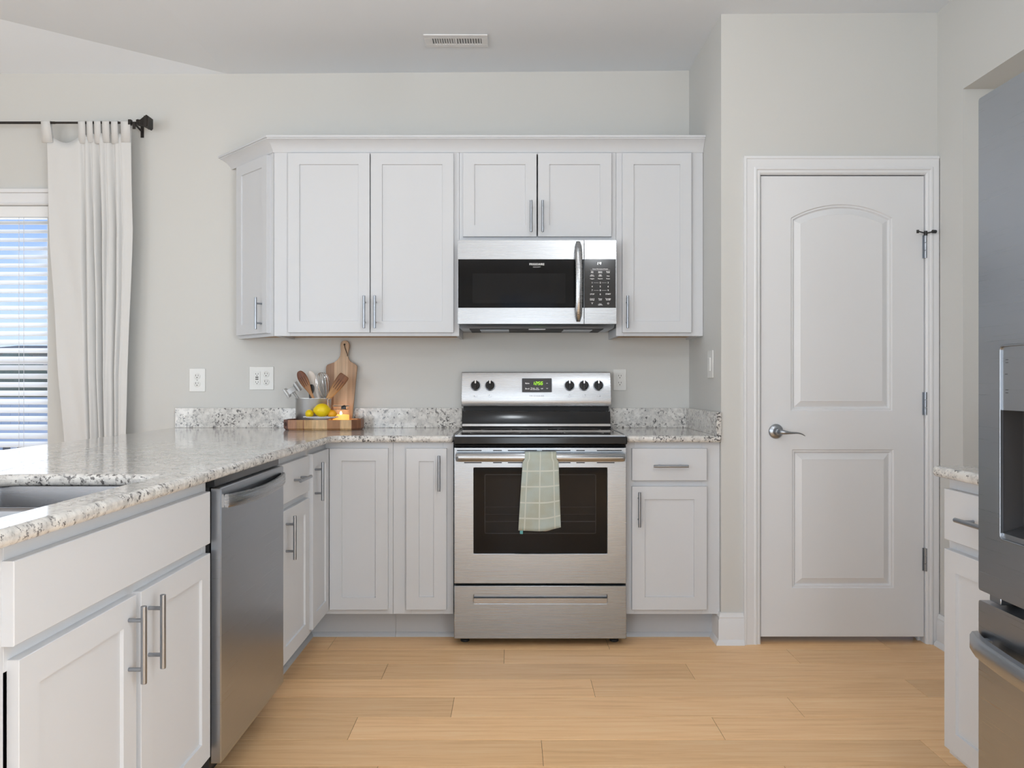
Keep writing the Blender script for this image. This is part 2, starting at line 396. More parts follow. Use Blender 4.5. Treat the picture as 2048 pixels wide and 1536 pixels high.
# baseboards with cap and shoe
def base_profile():  # (depth, z)
    return [(0, 0), (.028, 0), (.026, .010), (.018, .019), (.0145, .022), (.0145, .108), (.011, .113), (.012, .120), (.008, .127), (.006, .137), (0, .137)]
b = MB()
pr = base_profile()
x0, x1 = XP, 1.014
b.loops([[(x0 - d, YP - d, z) for d, z in pr], [(x1, YP - d, z) for d, z in pr]])
b.loops([[(x0 - d, 3.60, z) for d, z in pr], [(x0 - d, YP - d, z) for d, z in pr]])
struct('baseboard_pantry', b, trim_m)
b = MB(); b.loops([[(XR - d, YP - .02, z) for d, z in pr], [(XR - d, NY + .0, z) for d, z in pr]])
struct('baseboard_right', b, trim_m)

# door casing (mitred colonial profile) and jamb
b = MB()
cp = [(0, 0), (0, .012), (.004, .0165), (.012, .0165), (.016, .013), (.024, .013), (.030, .010), (.058, .009), (.063, .006), (.063, .013), (.074, .013), (.075, 0)]  # (distance from outer edge, depth)
cp = [(0, 0), (0, .019), (.010, .019), (.013, .016), (.045, .012), (.050, .0145), (.056, .0145), (.060, .009), (.070, .009), (.075, .005), (.075, 0)]
ox0, ox1, oz = 1.014, XR - .001, 2.136
ix1 = 1.815
def ring_at(kind):
    out = []
    for d, t in cp:
        if kind == 'bl': p = (ox0 + d, YP - t, 0)
        if kind == 'tl': p = (ox0 + d, YP - t, oz - d)
        if kind == 'tr': p = (ix1 + .075 - d, YP - t, oz - d)
        if kind == 'br': p = (ix1 + .075 - d, YP - t, 0)
        out.append((min(p[0], ox1), p[1], p[2]))
    return out
b.loops([ring_at(k) for k in ('bl', 'tl', 'tr', 'br')])
b.box(DX0, 1.0895, YP, YP + .1, 0, 2.0585); b.box(1.8135, DX1, YP, YP + .1, 0, 2.0585); b.box(DX0, DX1, YP, YP + .1, 2.0585, DZ)
b.box(1.0895, 1.10, YP + .045, YP + .057, 0, 2.0585); b.box(1.803, 1.8135, YP + .045, YP + .057, 0, 2.0585); b.box(1.0895, 1.8135, YP + .045, YP + .057, 2.047, 2.0585)
struct('trim_1', b, trim_m, angle=25)

# pantry door
dx0, dx1, dz0, dz1, dy = 1.0935, 1.8100, .030, 2.0535, YP + .004
d1 = thing('door_1', 'white two-panel pantry door with an arched upper panel and lever handle', 'door', ((dx0 + dx1) / 2, dy, dz0))
d1['kind'] = 'structure'
b = MB()
def panel_rings(x0, x1, z0, zs, zp):
    """arched (zp>zs) or flat panel outline with profile; returns rings"""
    hw = (x1 - x0) / 2; cx = (x0 + x1) / 2
    rings = []
    prof = [(0, 0), (.004, .0055), (.010, .005), (.015, .013), (.018, .0135), (.044, .002), (.045, .0025)]
    if zp > zs: h = zp - zs; Rr = (hw * hw + h * h) / (2 * h); zc_ = zp - Rr
    for d, t in prof:
        w = hw - d
        pts = [(cx - w, z0 + d), (cx + w, z0 + d)]
        n = 24
        if zp > zs:
            r = Rr - d; a = math.asin(w / r)
            for k in range(n + 1):
                q = a - 2 * a * k / n; pts.append((cx + r * math.sin(q), zc_ + r * math.cos(q)))
        else:
            pts += [(cx + w, zs - d), (cx - w, zs - d)]
        rings.append([(x, dy + t, z) for x, z in pts])
    return rings
p1 = panel_rings(1.2255, 1.6715, 1.0215, 1.870, 1.930)
p2 = panel_rings(1.2310, 1.6780, .2430, .852, .852)
outer = [(dx0, dy, dz0), (dx1, dy, dz0), (dx1, dy, dz1), (dx0, dy, dz1)]
ov = [b.b.verts.new(p) for p in outer]; es = [b.b.edges.new((ov[i], ov[(i + 1) % 4])) for i in range(4)]
for rg in (p1, p2):
    vs = [[b.b.verts.new(p) for p in l] for l in rg]; n = len(vs[0])
    es += [b.b.edges.new((vs[0][i], vs[0][(i + 1) % n])) for i in range(n)]
    for a, c in zip(vs, vs[1:]):
        for i in range(n): b.face([a[i], a[(i + 1) % n], c[(i + 1) % n], c[i]])
    b.face(vs[-1])
bmesh.ops.triangle_fill(b.b, edges=es, use_beauty=True)
ob_ = [b.b.verts.new((p[0], dy + .035, p[2])) for p in outer]
for i in range(4): b.face([ov[i], ov[(i + 1) % 4], ob_[(i + 1) % 4], ob_[i]])
b.face(ob_)
slab = build(b, 'door_slab', door_m, d1, angle=22)
# lever
lx, lz = 1.159, .932
b = MB()
Mx = Matrix.Translation((lx, dy, lz)) @ Matrix.Rotation(R(90), 4, 'X')
b.lathe([(.033, 0), (.033, .004), (.030, .009), (.022, .012), (.016, .014), (.014, .016), (.0135, .040), (.012, .043)], seg=36).xf(Mx)
pts = [(lx, dy - .048, lz), (lx + .014, dy - .060, lz - .0005), (lx + .035, dy - .064, lz - .003), (lx + .055, dy - .064, lz - .0035), (lx + .078, dy - .062, lz - .003), (lx + .096, dy - .060, lz - .009), (lx + .110, dy - .058, lz - .018)]
b.tube(pts, [.0125, .0110, .0065, .0042, .0035, .0028, .002], 14, 1.0)
h = build(b, 'door_handle', nickel_m, d1, subsurf=1, angle=60); h['label'] = 'satin nickel lever handle'
for k, z in enumerate((1.742, 1.054, .370)):
    b = MB(); hx = 1.8125
    for q in range(3): b.tube([(hx, dy - .010, z - .050 + q * .034), (hx, dy - .010, z - .050 + q * .034 + .032)], .0062, 12)
    b.box(hx - .010, hx - .001, dy - .0045, dy - .0005, z - .050, z + .050); b.box(hx + .001, hx + .009, dy - .006, dy - .0035, z - .050, z + .050)
    hg = build(b, 'hinge', nickel_m, d1)
    if k == 0:
        b = MB(); zz = z + .062
        b.tube([(hx - .042, dy - .034, zz), (hx + .0, dy - .012, zz - .004), (hx + .022, dy - .030, zz)], .0028, 8)
        b.tube([(hx, dy - .010, zz - .014), (hx, dy - .010, zz + .006)], .0075, 12)
        b.tube([(hx - .041, dy - .034, zz), (hx - .050, dy - .030, zz)], .0075, 12); b.tube([(hx + .018, dy - .034, zz), (hx + .034, dy - .030, zz)], .0075, 12)
        st = build(b, 'hinge_pin_stop', blackn_m, hg); st['label'] = 'hinge pin door stop with dark rubber tips'

# window 1
w = thing('window_1', 'bright window with white frame behind the blind on the back wall', 'window', ((WX0 + WX1) / 2, YB + .05, WZ0)); w['kind'] = 'structure'
b = MB()
for (a, c_) in ((WX0, WX0 + .045), (WX1 - .045, WX1), ((WX0 + WX1) / 2 - .025, (WX0 + WX1) / 2 + .025)): b.box(a, c_, YB + .07, YB + .11, WZ0, WZ1)
b.box(WX0 + .045, WX1 - .045, YB + .07, YB + .11, WZ0, WZ0 + .05); b.box(WX0 + .045, WX1 - .045, YB + .07, YB + .11, WZ1 - .05, WZ1)
b.box(WX0 + .045, WX1 - .045, YB + .072, YB + .105, 1.245, 1.285)
build(b, 'window_frame', trim_m, w, bevel=.002)
b = MB(); b.box(WX0 + .045, WX1 - .045, YB + .088, YB + .092, WZ0 + .05, WZ1 - .05); build(b, 'window_pane', pane_m, w)
b = MB()
b.box(WX0 - .06, WX1 + .03, YB - .016, YB, WZ1, WZ1 + .062); b.box(WX0 - .07, WX1 + .035, YB - .026, YB, WZ1 + .062, WZ1 + .082); b.box(WX0 - .06, WX1 + .03, YB - .020, YB, WZ1 + .004, WZ1 + .012)
struct('trim_2', b, trim_m, bevel=.002)

# blind
bl = thing('window_blind', 'white horizontal slat blind covering the window on the left', 'blind', ((WX0 + WX1) / 2, YB + .03, WZ1))
b = MB(); b.box(WX0 + .004, WX1 - .002, YB + .006, YB + .06, WZ1 - .058, WZ1 - .001); build(b, 'headrail', slat_m, bl, bevel=.002)
b = MB(); z = WZ1 - .082
while z > WZ0 + .05:
    t = R(31); c_, s_ = math.cos(t) * .024, math.sin(t) * .024
    prof = [(YB + .033 - c_, z - s_), (YB + .033, z + .0022), (YB + .033 + c_, z + s_), (YB + .033 + c_, z + s_ - .003), (YB + .033, z - .0012), (YB + .033 - c_, z - s_ - .003)]
    b.loops([[(WX0 + .006, y, q) for y, q in prof], [(WX1 - .004, y, q) for y, q in prof]])
    z -= .0445
build(b, 'slats', slat_m, bl)
b = MB()
for x in (WX1 - .13, WX1 - .155, WX0 + .14, -2.98): b.tube([(x, YB + .008, WZ1 - .05), (x, YB + .008, WZ0 + .04)], .0011, 6)
build(b, 'lift_cord', string_m, bl)
b = MB(); b.box(WX0 + .006, WX1 - .004, YB + .012, YB + .055, WZ0 + .012, WZ0 + .028); build(b, 'bottom_rail', slat_m, bl, bevel=.002)

# curtain rod
rz_, ry = 2.466, 4.035
rod = thing('curtain_rod', 'dark bronze curtain rod with a square stepped finial', 'curtain rod', (-2.7, ry, rz_))
b = MB(); b.tube([(-4.0, ry, rz_), (-2.32, ry, rz_)], .0065, 12); b.tube([(-2.33, ry, rz_), (-1.895, ry, rz_)], .0055, 12); build(b, 'pole', rod_m, rod)
b = MB(); fx = -1.903
def sq(x, s): return [(x, ry - s, rz_ - s), (x, ry + s, rz_ - s), (x, ry + s, rz_ + s), (x, ry - s, rz_ + s)]
b.loops([sq(fx, .012), sq(fx + .012, .014), sq(fx + .014, .012), sq(fx + .022, .013), sq(fx + .045, .024), sq(fx + .047, .027), sq(fx + .054, .027), sq(fx + .056, .030), sq(fx + .063, .030), sq(fx + .065, .027), sq(fx + .070, .025)])
b.xf(Matrix.Translation((0, 0, 0)))
build(b, 'finial', rod_m, rod, flat=True)
b = MB(); b.box(-1.944, -1.930, ry - .011, ry + .008, rz_ - .012, rz_ + .014); b.tube([(-1.915, ry, rz_ - .006), (-1.915, YB - .004, rz_ - .02)], .005, 8); b.box(-1.923, -1.907, YB - .004, YB, rz_ - .05, rz_ + .01)
b.box(-1.922, -1.908, ry - .008, ry - .004, rz_ - .034, rz_ + .002)
build(b, 'bracket', rod_m, rod)

# curtain
cur = thing('tab_curtain', 'white linen tab-top curtain hanging at the right side of the window', 'curtain', (-2.15, ry, .02))
def PX(px, Y): return (px - 1024) * Y / 1590
def PZ(py, Y): return 1.14 + (768 - py) * Y / 1590
b = MB()
NU, NV = 170, 60
def lerp(a, c_, t): return a + (c_ - a) * t
def tabl(tab, v):
    for (a, x), (c_, y) in zip(tab, tab[1:]):
        if a <= v <= c_: return lerp(x, y, (v - a) / (c_ - a))
    return tab[-1][1]
LX = [(0, 93), (.15, 95), (.35, 99), (.55, 108), (.75, 116), (1, 130)]; RX = [(0, 262), (.3, 266), (.5, 262), (.75, 255), (1, 252)]
folds = [(.41, .030, .020), (.50, .030, .018), (.60, .034, .024), (.70, .030, .016), (.80, .03, .020)]
ztop0, zbot = 2.395, .03
grid = []
for j in range(NV + 1):
    v = j / NV; row = []
    for i in range(NU + 1):
        u = i / NU
        top = ztop0
        if u < .40:
            e = (u - .06) / .34; top = 2.395 - .03 * math.sin(math.pi * min(1, max(0, e)))
            if u < .09: top = 2.39
        else: top = 2.400 + .012 * math.sin(u * 60)
        z = lerp(top, zbot, v)
        gv = (2.40 - z) / 2.37
        px = lerp(tabl(LX, min(1, max(0, gv / .68))), tabl(RX, min(1, max(0, gv / .68))), u)
        y = ry
        amp = min(1, .35 + gv * 3)
        y += .006 * math.sin(u * 9 + 1) * amp
        for c0, dr, wd, dp in ((.430, -.02, .022, .026), (.515, .05, .014, .018), (.600, .035, .020, .036), (.690, -.03, .013, .012 * (1 - gv)), (.775, .015, .022, .032), (.865, .0, .012, .010)):
            e = (u - c0 - dr * gv) / wd
            y += dp * (math.exp(-e * e) - .45 * math.exp(-((e - 2.3) / 1.5) ** 2)) * amp
        y += -.007 * math.cos(u * 14) * gv
        y += .002 * math.sin(z * 9 + u * 23)
        row.append(b.b.verts.new((PX(px, ry), y, z)))
    grid.append(row)
for j in range(NV):
    for i in range(NU): b.face([grid[j][i], grid[j][i + 1], grid[j + 1][i + 1], grid[j + 1][i]])
o = build(b, 'panel', linen_m, cur, angle=80)
q = o.modifiers.new('t', 'SOLIDIFY'); q.thickness = .0015; q.offset = 0
b = MB()   # edge hem
for e, off in ((1, -4), (1, -.5)):
    pass
for (a, c_, zt) in ((84, 102, 2.385), (158, 172, 2.38), (175, 187, 2.385), (190, 203, 2.38), (206, 220, 2.385), (224, 237, 2.38), (243, 262, 2.385)):
    b = MB()
    prof = [(-.003, zt - rz_ - .02)] + [(-.0095 * math.cos(t), .0085 * math.sin(t)) for t in [math.pi * k / 8 for k in range(9)]] + [(.003, zt - rz_ - .02)]
    L_ = []
    for k, (py, pz) in enumerate(prof):
        L_.append((ry + py, rz_ + pz))
    vsA = [b.b.verts.new((PX(a, ry) + (.0 if k in (0, len(L_) - 1) else 0), y, z)) for k, (y, z) in enumerate(L_)]
    sh = .012 if a < 100 else 0
    vsB = [b.b.verts.new((PX(c_, ry) + (sh if k in (0, len(L_) - 1) else 0), y, z)) for k, (y, z) in enumerate(L_)]
    for k in range(len(L_) - 1): b.face([vsA[k], vsB[k], vsB[k + 1], vsA[k + 1]])
    o = build(b, 'tab', linen_m, cur, angle=80); q = o.modifiers.new('t', 'SOLIDIFY'); q.thickness = .0015; q.offset = 0

# ceiling vent
vt = thing('ceiling_vent', 'white rectangular ceiling air register with two banks of louvres', 'vent', (-.262, 3.735, zc(-.262)))
b = MB(); vx0, vx1, vy0, vy1 = -.410, -.113, 3.668, 3.800; zt = zc(-.262) - .0005
b.box(vx0, vx1, vy0, vy0 + .038, zt - .006, zt); b.box(vx0, vx1, vy1 - .034, vy1, zt - .006, zt); b.box(vx0, vx0 + .038, vy0 + .038, vy1 - .034, zt - .006, zt)
b.box(vx1 - .030, vx1, vy0 + .038, vy1 - .034, zt - .006, zt); b.box(-.268, -.257, vy0 + .038, vy1 - .034, zt - .006, zt)
build(b, 'frame', trim_m, vt, bevel=.002)
b = MB(); b.box(vx0 + .03, vx1 - .03, vy0 + .03, vy1 - .03, zt - .0012, zt - .0004); o = build(b, 'duct_opening', cav_m, vt)
b = MB()
for x0, x1 in ((vx0 + .040, -.269), (-.256, vx1 - .032)):
    for k in range(9):
        x = x0 + (k + .5) * (x1 - x0) / 9
        b.loops([[(x - .0022, yy, zt - .0055), (x + .0010, yy, zt - .0055), (x + .0050, yy, zt - .0014), (x + .0018, yy, zt - .0014)] for yy in (vy0 + .036, vy1 - .032)])
build(b, 'louvres', trim_m, vt)

# ceiling lights (kitchen light above the frame, plus an added fill globe)
def globe_light(label, x, y, z, lm, gr=.095):
    zt_ = zc(x) if x > -1.474 else 2.747 + .1215 * (-1.474 - x)
    t = thing('ceiling_light', label, 'light', (x, y, zt_), group='semi-flush globe lights')
    b = MB(); b.lathe([(.070, 0), (.070, -.012), (.060, -.022), (.012, -.026), (.010, z + .080 - zt_), (.035, z + .078 - zt_), (.035, z + .070 - zt_)], (x, y, zt_ - .001), 32); build(b, 'stem', nickel_m, t)
    b = MB(); b.sphere((x, y, z + .085 - gr), gr, seg=32, rings=18); build(b, 'glass_globe', lm, t)
globe_light('semi-flush globe light over the kitchen floor in front of the range', .0, 2.35, 2.52, lamp_m, .068)
globe_light('added unseen fill globe over the camera side of the kitchen', .75, .35, 2.40, fill_lamp_m)  # extra globe added to brighten the left cabinets, floor and ceiling

# outlets and switch
def receptacle(b, bs, x, z, y, s=1):
    Mx = Matrix.Translation((x, y, z)) @ Matrix.Rotation(R(90), 4, 'X')
    q = MB(); q.lathe([(.0165 * s, 0), (.0165 * s, .002), (.015 * s, .003)], seg=24); q.xf(Mx)
    me = bpy.data.meshes.new('q'); q.b.to_mesh(me); b.b.from_mesh(me); bpy.data.meshes.remove(me); q.b.free()
    bs.box(x - .0070 * s, x - .0048 * s, y - .0036, y - .0022, z + .000 * s, z + .009 * s); bs.box(x + .0048 * s, x + .0068 * s, y - .0036, y - .0022, z + .001 * s, z + .008 * s)
    bs.tube([(x, y - .0036, z - .0065 * s), (x, y - .0022, z - .0065 * s)], .0027 * s, 10)
def outlet(label, x0, x1, z0, z1, kind):
    y = YB
    t = thing('wall_outlet', label, 'outlet', ((x0 + x1) / 2, y, (z0 + z1) / 2))
    b = MB(); b.box(x0, x1, y - .005, y - .0002, z0, z1); build(b, 'cover_plate', plastic_m, t, bevel=.0025, bseg=3)
    b = MB(); s = MB(); cx, cz = (x0 + x1) / 2, (z0 + z1) / 2
    if kind == 'single':
        receptacle(b, s, cx, cz + .020, y - .0048); receptacle(b, s, cx, cz - .020, y - .0048); s.tube([(cx, y - .0062, cz), (cx, y - .0045, cz)], .002, 8)
    if kind == 'decora':
        b.box(cx - .0165, cx + .0165, y - .0075, y - .0048, cz - .034, cz + .034)
        for dz in (.018, -.018):
            for sx_ in (-1, 1): s.box(cx + sx_ * .0064 - .001, cx + sx_ * .0064 + .001, y - .0082, y - .007, cz + dz, cz + dz + .008)
            s.tube([(cx, y - .0082, cz + dz - .007), (cx, y - .007, cz + dz - .007)], .0026, 10)
    if kind == 'double':
        gx = cx - .0225
        b.box(gx - .0165, gx + .0165, y - .0075, y - .0048, cz - .034, cz + .034)
        s.box(gx - .0075, gx + .0075, y - .0085, y - .007, cz + .002, cz + .0075); s.box(gx - .0075, gx + .0075, y - .0085, y - .007, cz - .008, cz - .0025)
        for dz in (.019, -.023):
            for sx_ in (-1, 1): s.box(gx + sx_ * .0064 - .001, gx + sx_ * .0064 + .001, y - .0082, y - .007, cz + dz, cz + dz + .007)
            s.tube([(gx, y - .0082, cz + dz - .005), (gx, y - .007, cz + dz - .005)], .0024, 10)
        receptacle(b, s, cx + .0245, cz + .020, y - .0048); receptacle(b, s, cx + .0245, cz - .020, y - .0048)
    f = build(b, 'receptacle', plastic_m, t, bevel=.0006); build(s, 'slots', slot_m, f)
outlet('white single-gang duplex outlet between the curtain and the upper cabinets', -1.671, -1.588, 1.100, 1.220, 'single')
outlet('white two-gang outlet plate on the wall left of the utensil tray', -1.360, -1.234, 1.110, 1.230, 'double')
outlet('white rectangular outlet right of the range backguard', .524, .592, 1.106, 1.217, 'decora')
sw = thing('light_switch', 'white rocker light switch on the pantry side wall', 'switch', (XP, 3.66, 1.23))
b = MB(); b.box(XP - .006, XP - .0002, 3.615, 3.712, 1.167, 1.294); build(b, 'cover_plate', plastic_m, sw, bevel=.003)
b = MB(); b.box(XP - .011, XP - .0058, 3.647, 3.680, 1.199, 1.262); build(b, 'rocker', plastic_m, sw, bevel=.002)

# ================================================================ CABINETS
def shaker(w, h, t=.020, fr=.056, rec=.007):
    b = MB()
    def rect(x0, z0, x1, z1, y): return [(x0, y, z0), (x1, y, z0), (x1, y, z1), (x0, y, z1)]
    f2 = fr
    b.loops([rect(0, 0, w, h, 0), rect(0, 0, w, h, -t + .001), rect(.001, .001, w - .001, h - .001, -t), rect(f2, f2, w - f2, h - f2, -t), rect(f2 + .0015, f2 + .0015, w - f2 - .0015, h - f2 - .0015, -t + rec)])
    return b
def slab_front(w, h, t=.020):
    b = MB()
    def rect(i, y): return [(i, y, i), (w - i, y, i), (w - i, y, h - i), (i, y, h - i)]
    b.loops([rect(0, 0), rect(0, -t + .0015), rect(.0015, -t)])
    return b
def pull(F, parent, spec):
    """bar pull; spec ('v',x,z0,z1) or ('h',x0,x1,z); 12 mm bar"""
    b = MB(); y = -.052
    if spec[0] == 'v':
        _, x, a, c_ = spec; b.tube([(x, y, a), (x, y, c_)], .0062, 14)
        for z in (a + .030, c_ - .030): b.tube([(x, -.0202, z), (x, y, z)], .0045, 10)
    else:
        _, a, c_, z = spec; b.tube([(a, y, z), (c_, y, z)], .0062, 14)
        for x in (a + .030, c_ - .030): b.tube([(x, -.0202, z), (x, y, z)], .0045, 10)
    b.xf(F); o = build(b, 'handle', nickel_m, parent, bevel=.001); o['label'] = 'satin nickel bar handle'; return o
def fronts(F, root, doors, drawers, fr=.056):
    for (x0, x1, z0, z1, hs) in doors:
        b = shaker(x1 - x0, z1 - z0, fr=fr); b.xf(F @ Matrix.Translation((x0, 0, z0))); d = build(b, 'door', cab_m, root, angle=25)
        if hs: pull(F, d, hs)
    for (x0, x1, z0, z1, hs) in drawers:
        b = slab_front(x1 - x0, z1 - z0); b.xf(F @ Matrix.Translation((x0, 0, z0))); d = build(b, 'drawer_front', cab_m, root, angle=25)
        if hs: pull(F, d, hs)
def carcass(b, x0, x1, d, z0, z1, sl, sr, rt, rb, mids=(), rails=(), t=.016, back=True, top=False, y0=0):
    f = .019
    b.box(x0, x0 + sl, y0, f, z0, z1); b.box(x1 - sr, x1, y0, f, z0, z1)
    b.box(x0 + sl, x1 - sr, y0, f, z1 - rt, z1); b.box(x0 + sl, x1 - sr, y0, f, z0, z0 + rb)
    for a, c_ in mids: b.box(a, c_, y0, f, z0 + rb, z1 - rt)
    for a, c_ in rails: b.box(x0 + sl, x1 - sr, y0, f, a, c_)
    b.box(x0, x0 + t, f, d, z0, z1); b.box(x1 - t, x1, f, d, z0, z1)
    b.box(x0 + t, x1 - t, f, d, z0 + .012, z0 + .012 + t)
    if back: b.box(x0 + t, x1 - t, d - .008, d, z0 + .012 + t, z1)
    if top: b.box(x0 + t, x1 - t, f, d - .008, z1 - t, z1)
def toekick(b, x0, x1, rec=.085, h=.1245):
    b.box(x0, x1, rec, rec + .015, 0.0, h); 
    b.prism_x([(rec, 0), (rec - .012, 0), (rec - .010, .010), (rec - .003, .018), (rec, .020)], x0, x1)
# ---- upper cabinets (frame plane Y=3.815)
YU = 3.815; UT, UB = 2.286, 1.370
def upper(name, label, x0, x1, z0, z1, doors, **k):
    F = frame((x0, YU, 0), 0); root = thing(name, label, 'cabinet', (x0, YU, z0), 0, 'white upper wall cabinets')
    b = MB(); w = x1 - x0; d = YB - YU - .001
    carcass(b, 0, w, d, z0, z1, k.get('sl', .038), k.get('sr', .038), .045, .030, top=True, mids=k.get('mids', ())); b.xf(F); build(b, 'body', cab_m, root, bevel=.001)
    b = MB(); b.box(.001, w - .001, .020, d - .001, z0 + .0105, z0 + .0115); b.xf(F); o = build(b, 'underside_panel', ply_m, root); o['label'] = 'bare plywood underside'
    fronts(F, root, [(a - x0, c_ - x0, e, f_, (h[0], h[1] - x0, h[2], h[3]) if h else None) for a, c_, e, f_, h in doors], [], fr=.054)
    return root
upper('wall_cabinet', 'wide two-door white wall cabinet above the utensil tray', -1.142, -.2535, UB, UT,
      [(-1.0695, -.6795, 1.386, 2.243, ('v', -.7010, 1.404, 1.559)), (-.6750, -.2790, 1.386, 2.243, ('v', -.6500, 1.404, 1.559))], sl=.078)
upper('wall_cabinet', 'short two-door white wall cabinet directly above the microwave', -.2525, .4985, 1.822, UT,
      [(-.2340, .1175, 1.844, 2.243, ('v', .0905, 1.860, 2.010)), (.1240, .4750, 1.844, 2.243, ('v', .1450, 1.860, 2.010))], mids=())
upper('wall_cabinet', 'narrow single-door white wall cabinet right of the microwave by the pantry wall', .4995, .9165, UB, UT,
      [(.5270, .8570, 1.386, 2.243, ('v', .5480, 1.404, 1.559))], sr=.058)
# angled end unit
A = Vector((-1.1435, YU, 0)); u = Vector((-.7071, .7071, 0)); Lg = .365
E_ = A + u * Lg
F = frame((E_.x, E_.y, 0), -45); root = thing('wall_cabinet', 'angled white end wall cabinet left of the two-door one', 'cabinet', (E_.x, E_.y, UB), 0, 'white upper wall cabinets')
b = MB(); b.prism([(A.x - .0, YU + .0), (A.x, YB - .001), (E_.x, YB - .001), (E_.x, E_.y)], UB + .012, UT)
b.prism([(A.x, YU), (A.x, YU + .02), (A.x - .012, YU + .034), (E_.x + .014, E_.y + .014), (E_.x, E_.y)], UB, UB + .012)
b.prism([(E_.x, E_.y), (E_.x + .012, E_.y + .004), (E_.x + .012, YB - .001), (E_.x, YB - .001)], UB, UB + .012)
build(b, 'body', cab_m, root, bevel=.001)
b = MB(); b.prism([(A.x - .005, YU + .04), (A.x - .005, YB - .003), (E_.x + .016, YB - .003), (E_.x + .016, E_.y + .018)], UB + .0105, UB + .0118); build(b, 'underside_panel', ply_m, root)
fronts(F, root, [(.016, .334, 1.386, 2.243, ('v', .285, 1.404, 1.559))], [], fr=.052)
# crown moulding swept along the fronts
crown = MB()
cpf = [(0, 2.250), (.004, 2.250), (.008, 2.262), (.020, 2.282), (.038, 2.300), (.046, 2.304), (.046, 2.309), (.052, 2.309), (.052, 2.318), (0, 2.318)]
def crown_ring(kind):
    out = []
    for d, z in cpf:
        if kind == 'wall': out.append((E_.x - (YB - E_.y) - d * 1.4142, YB - .001, z))
        if kind == 'mit': out.append((A.x - d * math.tan(R(22.5)), YU - d, z))
        if kind == 'end': out.append((XP - .001, YU - d, z))
    return out
crown.loops([crown_ring(k) for k in ('wall', 'mit', 'end')])
crown.b.transform(Matrix.Identity(4))
o = build(crown, 'crown_moulding', cab_m, None, angle=30, loc=(-.1, YU - .001, 2.28)); tag(o, 'white crown moulding running along the top of the upper cabinets', 'moulding')
# ---- base cabinets, back run (frame plane Y=3.51)
YF = 3.51; BT, BB = .8835, .1245
# corner unit with two full-height leaves
root = thing('base_cabinet', 'white corner base cabinet with two full-height doors meeting in the corner', 'cabinet', (-.9, 3.6, 0), 0, 'white base cabinets')
b = MB(); XL = -.823
b.box(XL + .0, -.5255, YF, YF + .019, .835, BT); b.box(XL + .0, -.5255, YF, YF + .019, BB, .156); b.box(-.562, -.5255, YF, YF + .019, .156, .835)
b.box(XL - .019, XL, 3.1765, YF + .019, .835, BT); b.box(XL - .019, XL, 3.1765, YF + .019, BB, .156); b.box(XL - .019, XL, 3.1765, 3.222, .156, .835)
b.box(-.5415, -.5255, YF + .019, YB - .002, BB, BT); b.box(-1.432, XL - .019, 3.1765, 3.1925, BB, BT)
b.box(-1.432, -.5415, YB - .010, YB - .002, BB, BT); b.box(-1.432, -1.424, 3.1925, YB - .010, BB, BT)
b.prism([(-1.424, 3.1925), (XL - .019, 3.1925), (XL - .019, YF + .019), (-.5415, YF + .019), (-.5415, YB - .010), (-1.424, YB - .010)], BB + .012, BB + .028)
build(b, 'body', cab_m, root, bevel=.001)
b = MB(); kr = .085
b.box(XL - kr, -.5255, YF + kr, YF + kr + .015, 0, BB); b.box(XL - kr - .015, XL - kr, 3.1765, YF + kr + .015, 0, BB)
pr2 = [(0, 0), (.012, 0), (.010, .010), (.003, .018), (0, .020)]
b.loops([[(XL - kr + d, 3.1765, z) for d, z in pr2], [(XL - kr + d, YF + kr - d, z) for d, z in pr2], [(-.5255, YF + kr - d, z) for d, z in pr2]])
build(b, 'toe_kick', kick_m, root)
F = frame((-.802, YF, 0), 0); sh = shaker(.257, .857 - .148, fr=.054); sh.xf(F @ Matrix.Translation((0, 0, .148))); build(sh, 'door', cab_m, root, angle=25)
F = frame((XL, 3.208, 0), 90); sh = shaker(.279, .857 - .148, fr=.054); sh.xf(F @ Matrix.Translation((0, 0, .148))); d = build(sh, 'door', cab_m, root, angle=25)
pull(F, d, ('v', .030, .665, .822))
def basecab(name, label, F, w, doors, drawers, sl=.038, sr=.038, rt=.030, mids=(), rails=(), x0=0, d=.608):
    root = thing(name, label, 'cabinet', M=F, group='white base cabinets')
    b = MB(); carcass(b, x0, w, d, BB, BT, sl, sr, rt, .030, mids=mids, rails=rails); b.xf(F); build(b, 'body', cab_m, root, bevel=.001)
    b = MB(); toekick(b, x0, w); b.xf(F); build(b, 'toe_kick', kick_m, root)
    fronts(F, root, doors, drawers); return root
F = frame((-.5245, YF, 0), 0)
basecab('base_cabinet', 'very narrow one-door white base cabinet just left of the range', F, .266,
        [(.0595, .2370, .148, .857, ('v', .2065, .672, .828))], [], sl=.080, sr=.045)
F = frame((.5025, YF, 0), 0)
basecab('base_cabinet', 'white base cabinet with one drawer over one door, right of the range', F, .4145,
        [(.0245, .3535, .148, .690, ('v', .0530, .516, .669))], [(.0245, .3535, .716, .857, ('h', .114, .266, .782))], sr=.078, rails=((.672, .730),))
# ---- left run
F = frame((XL, 2.7335, 0), 90)
basecab('base_cabinet', 'white drawer-and-door base cabinet between the dishwasher and the corner', F, .4415,
        [(.0320, .4145, .148, .690, ('v', .090, .516, .672))], [(.0320, .4145, .716, .857, ('h', .165, .318, .786))], rails=((.672, .730),))
F = frame((XL, .95, 0), 90)
basecab('base_cabinet', 'wide white sink base cabinet with a false drawer front over two doors', F, 1.1855,
        [(.345, .750, .148, .690, ('v', .715, .512, .675)), (.772, 1.166, .148, .690, ('v', .806, .512, .675))], [(.332, 1.166, .716, .854, None)],
        sl=.336, sr=.030, rails=((.672, .730),), mids=((.745, .780),))
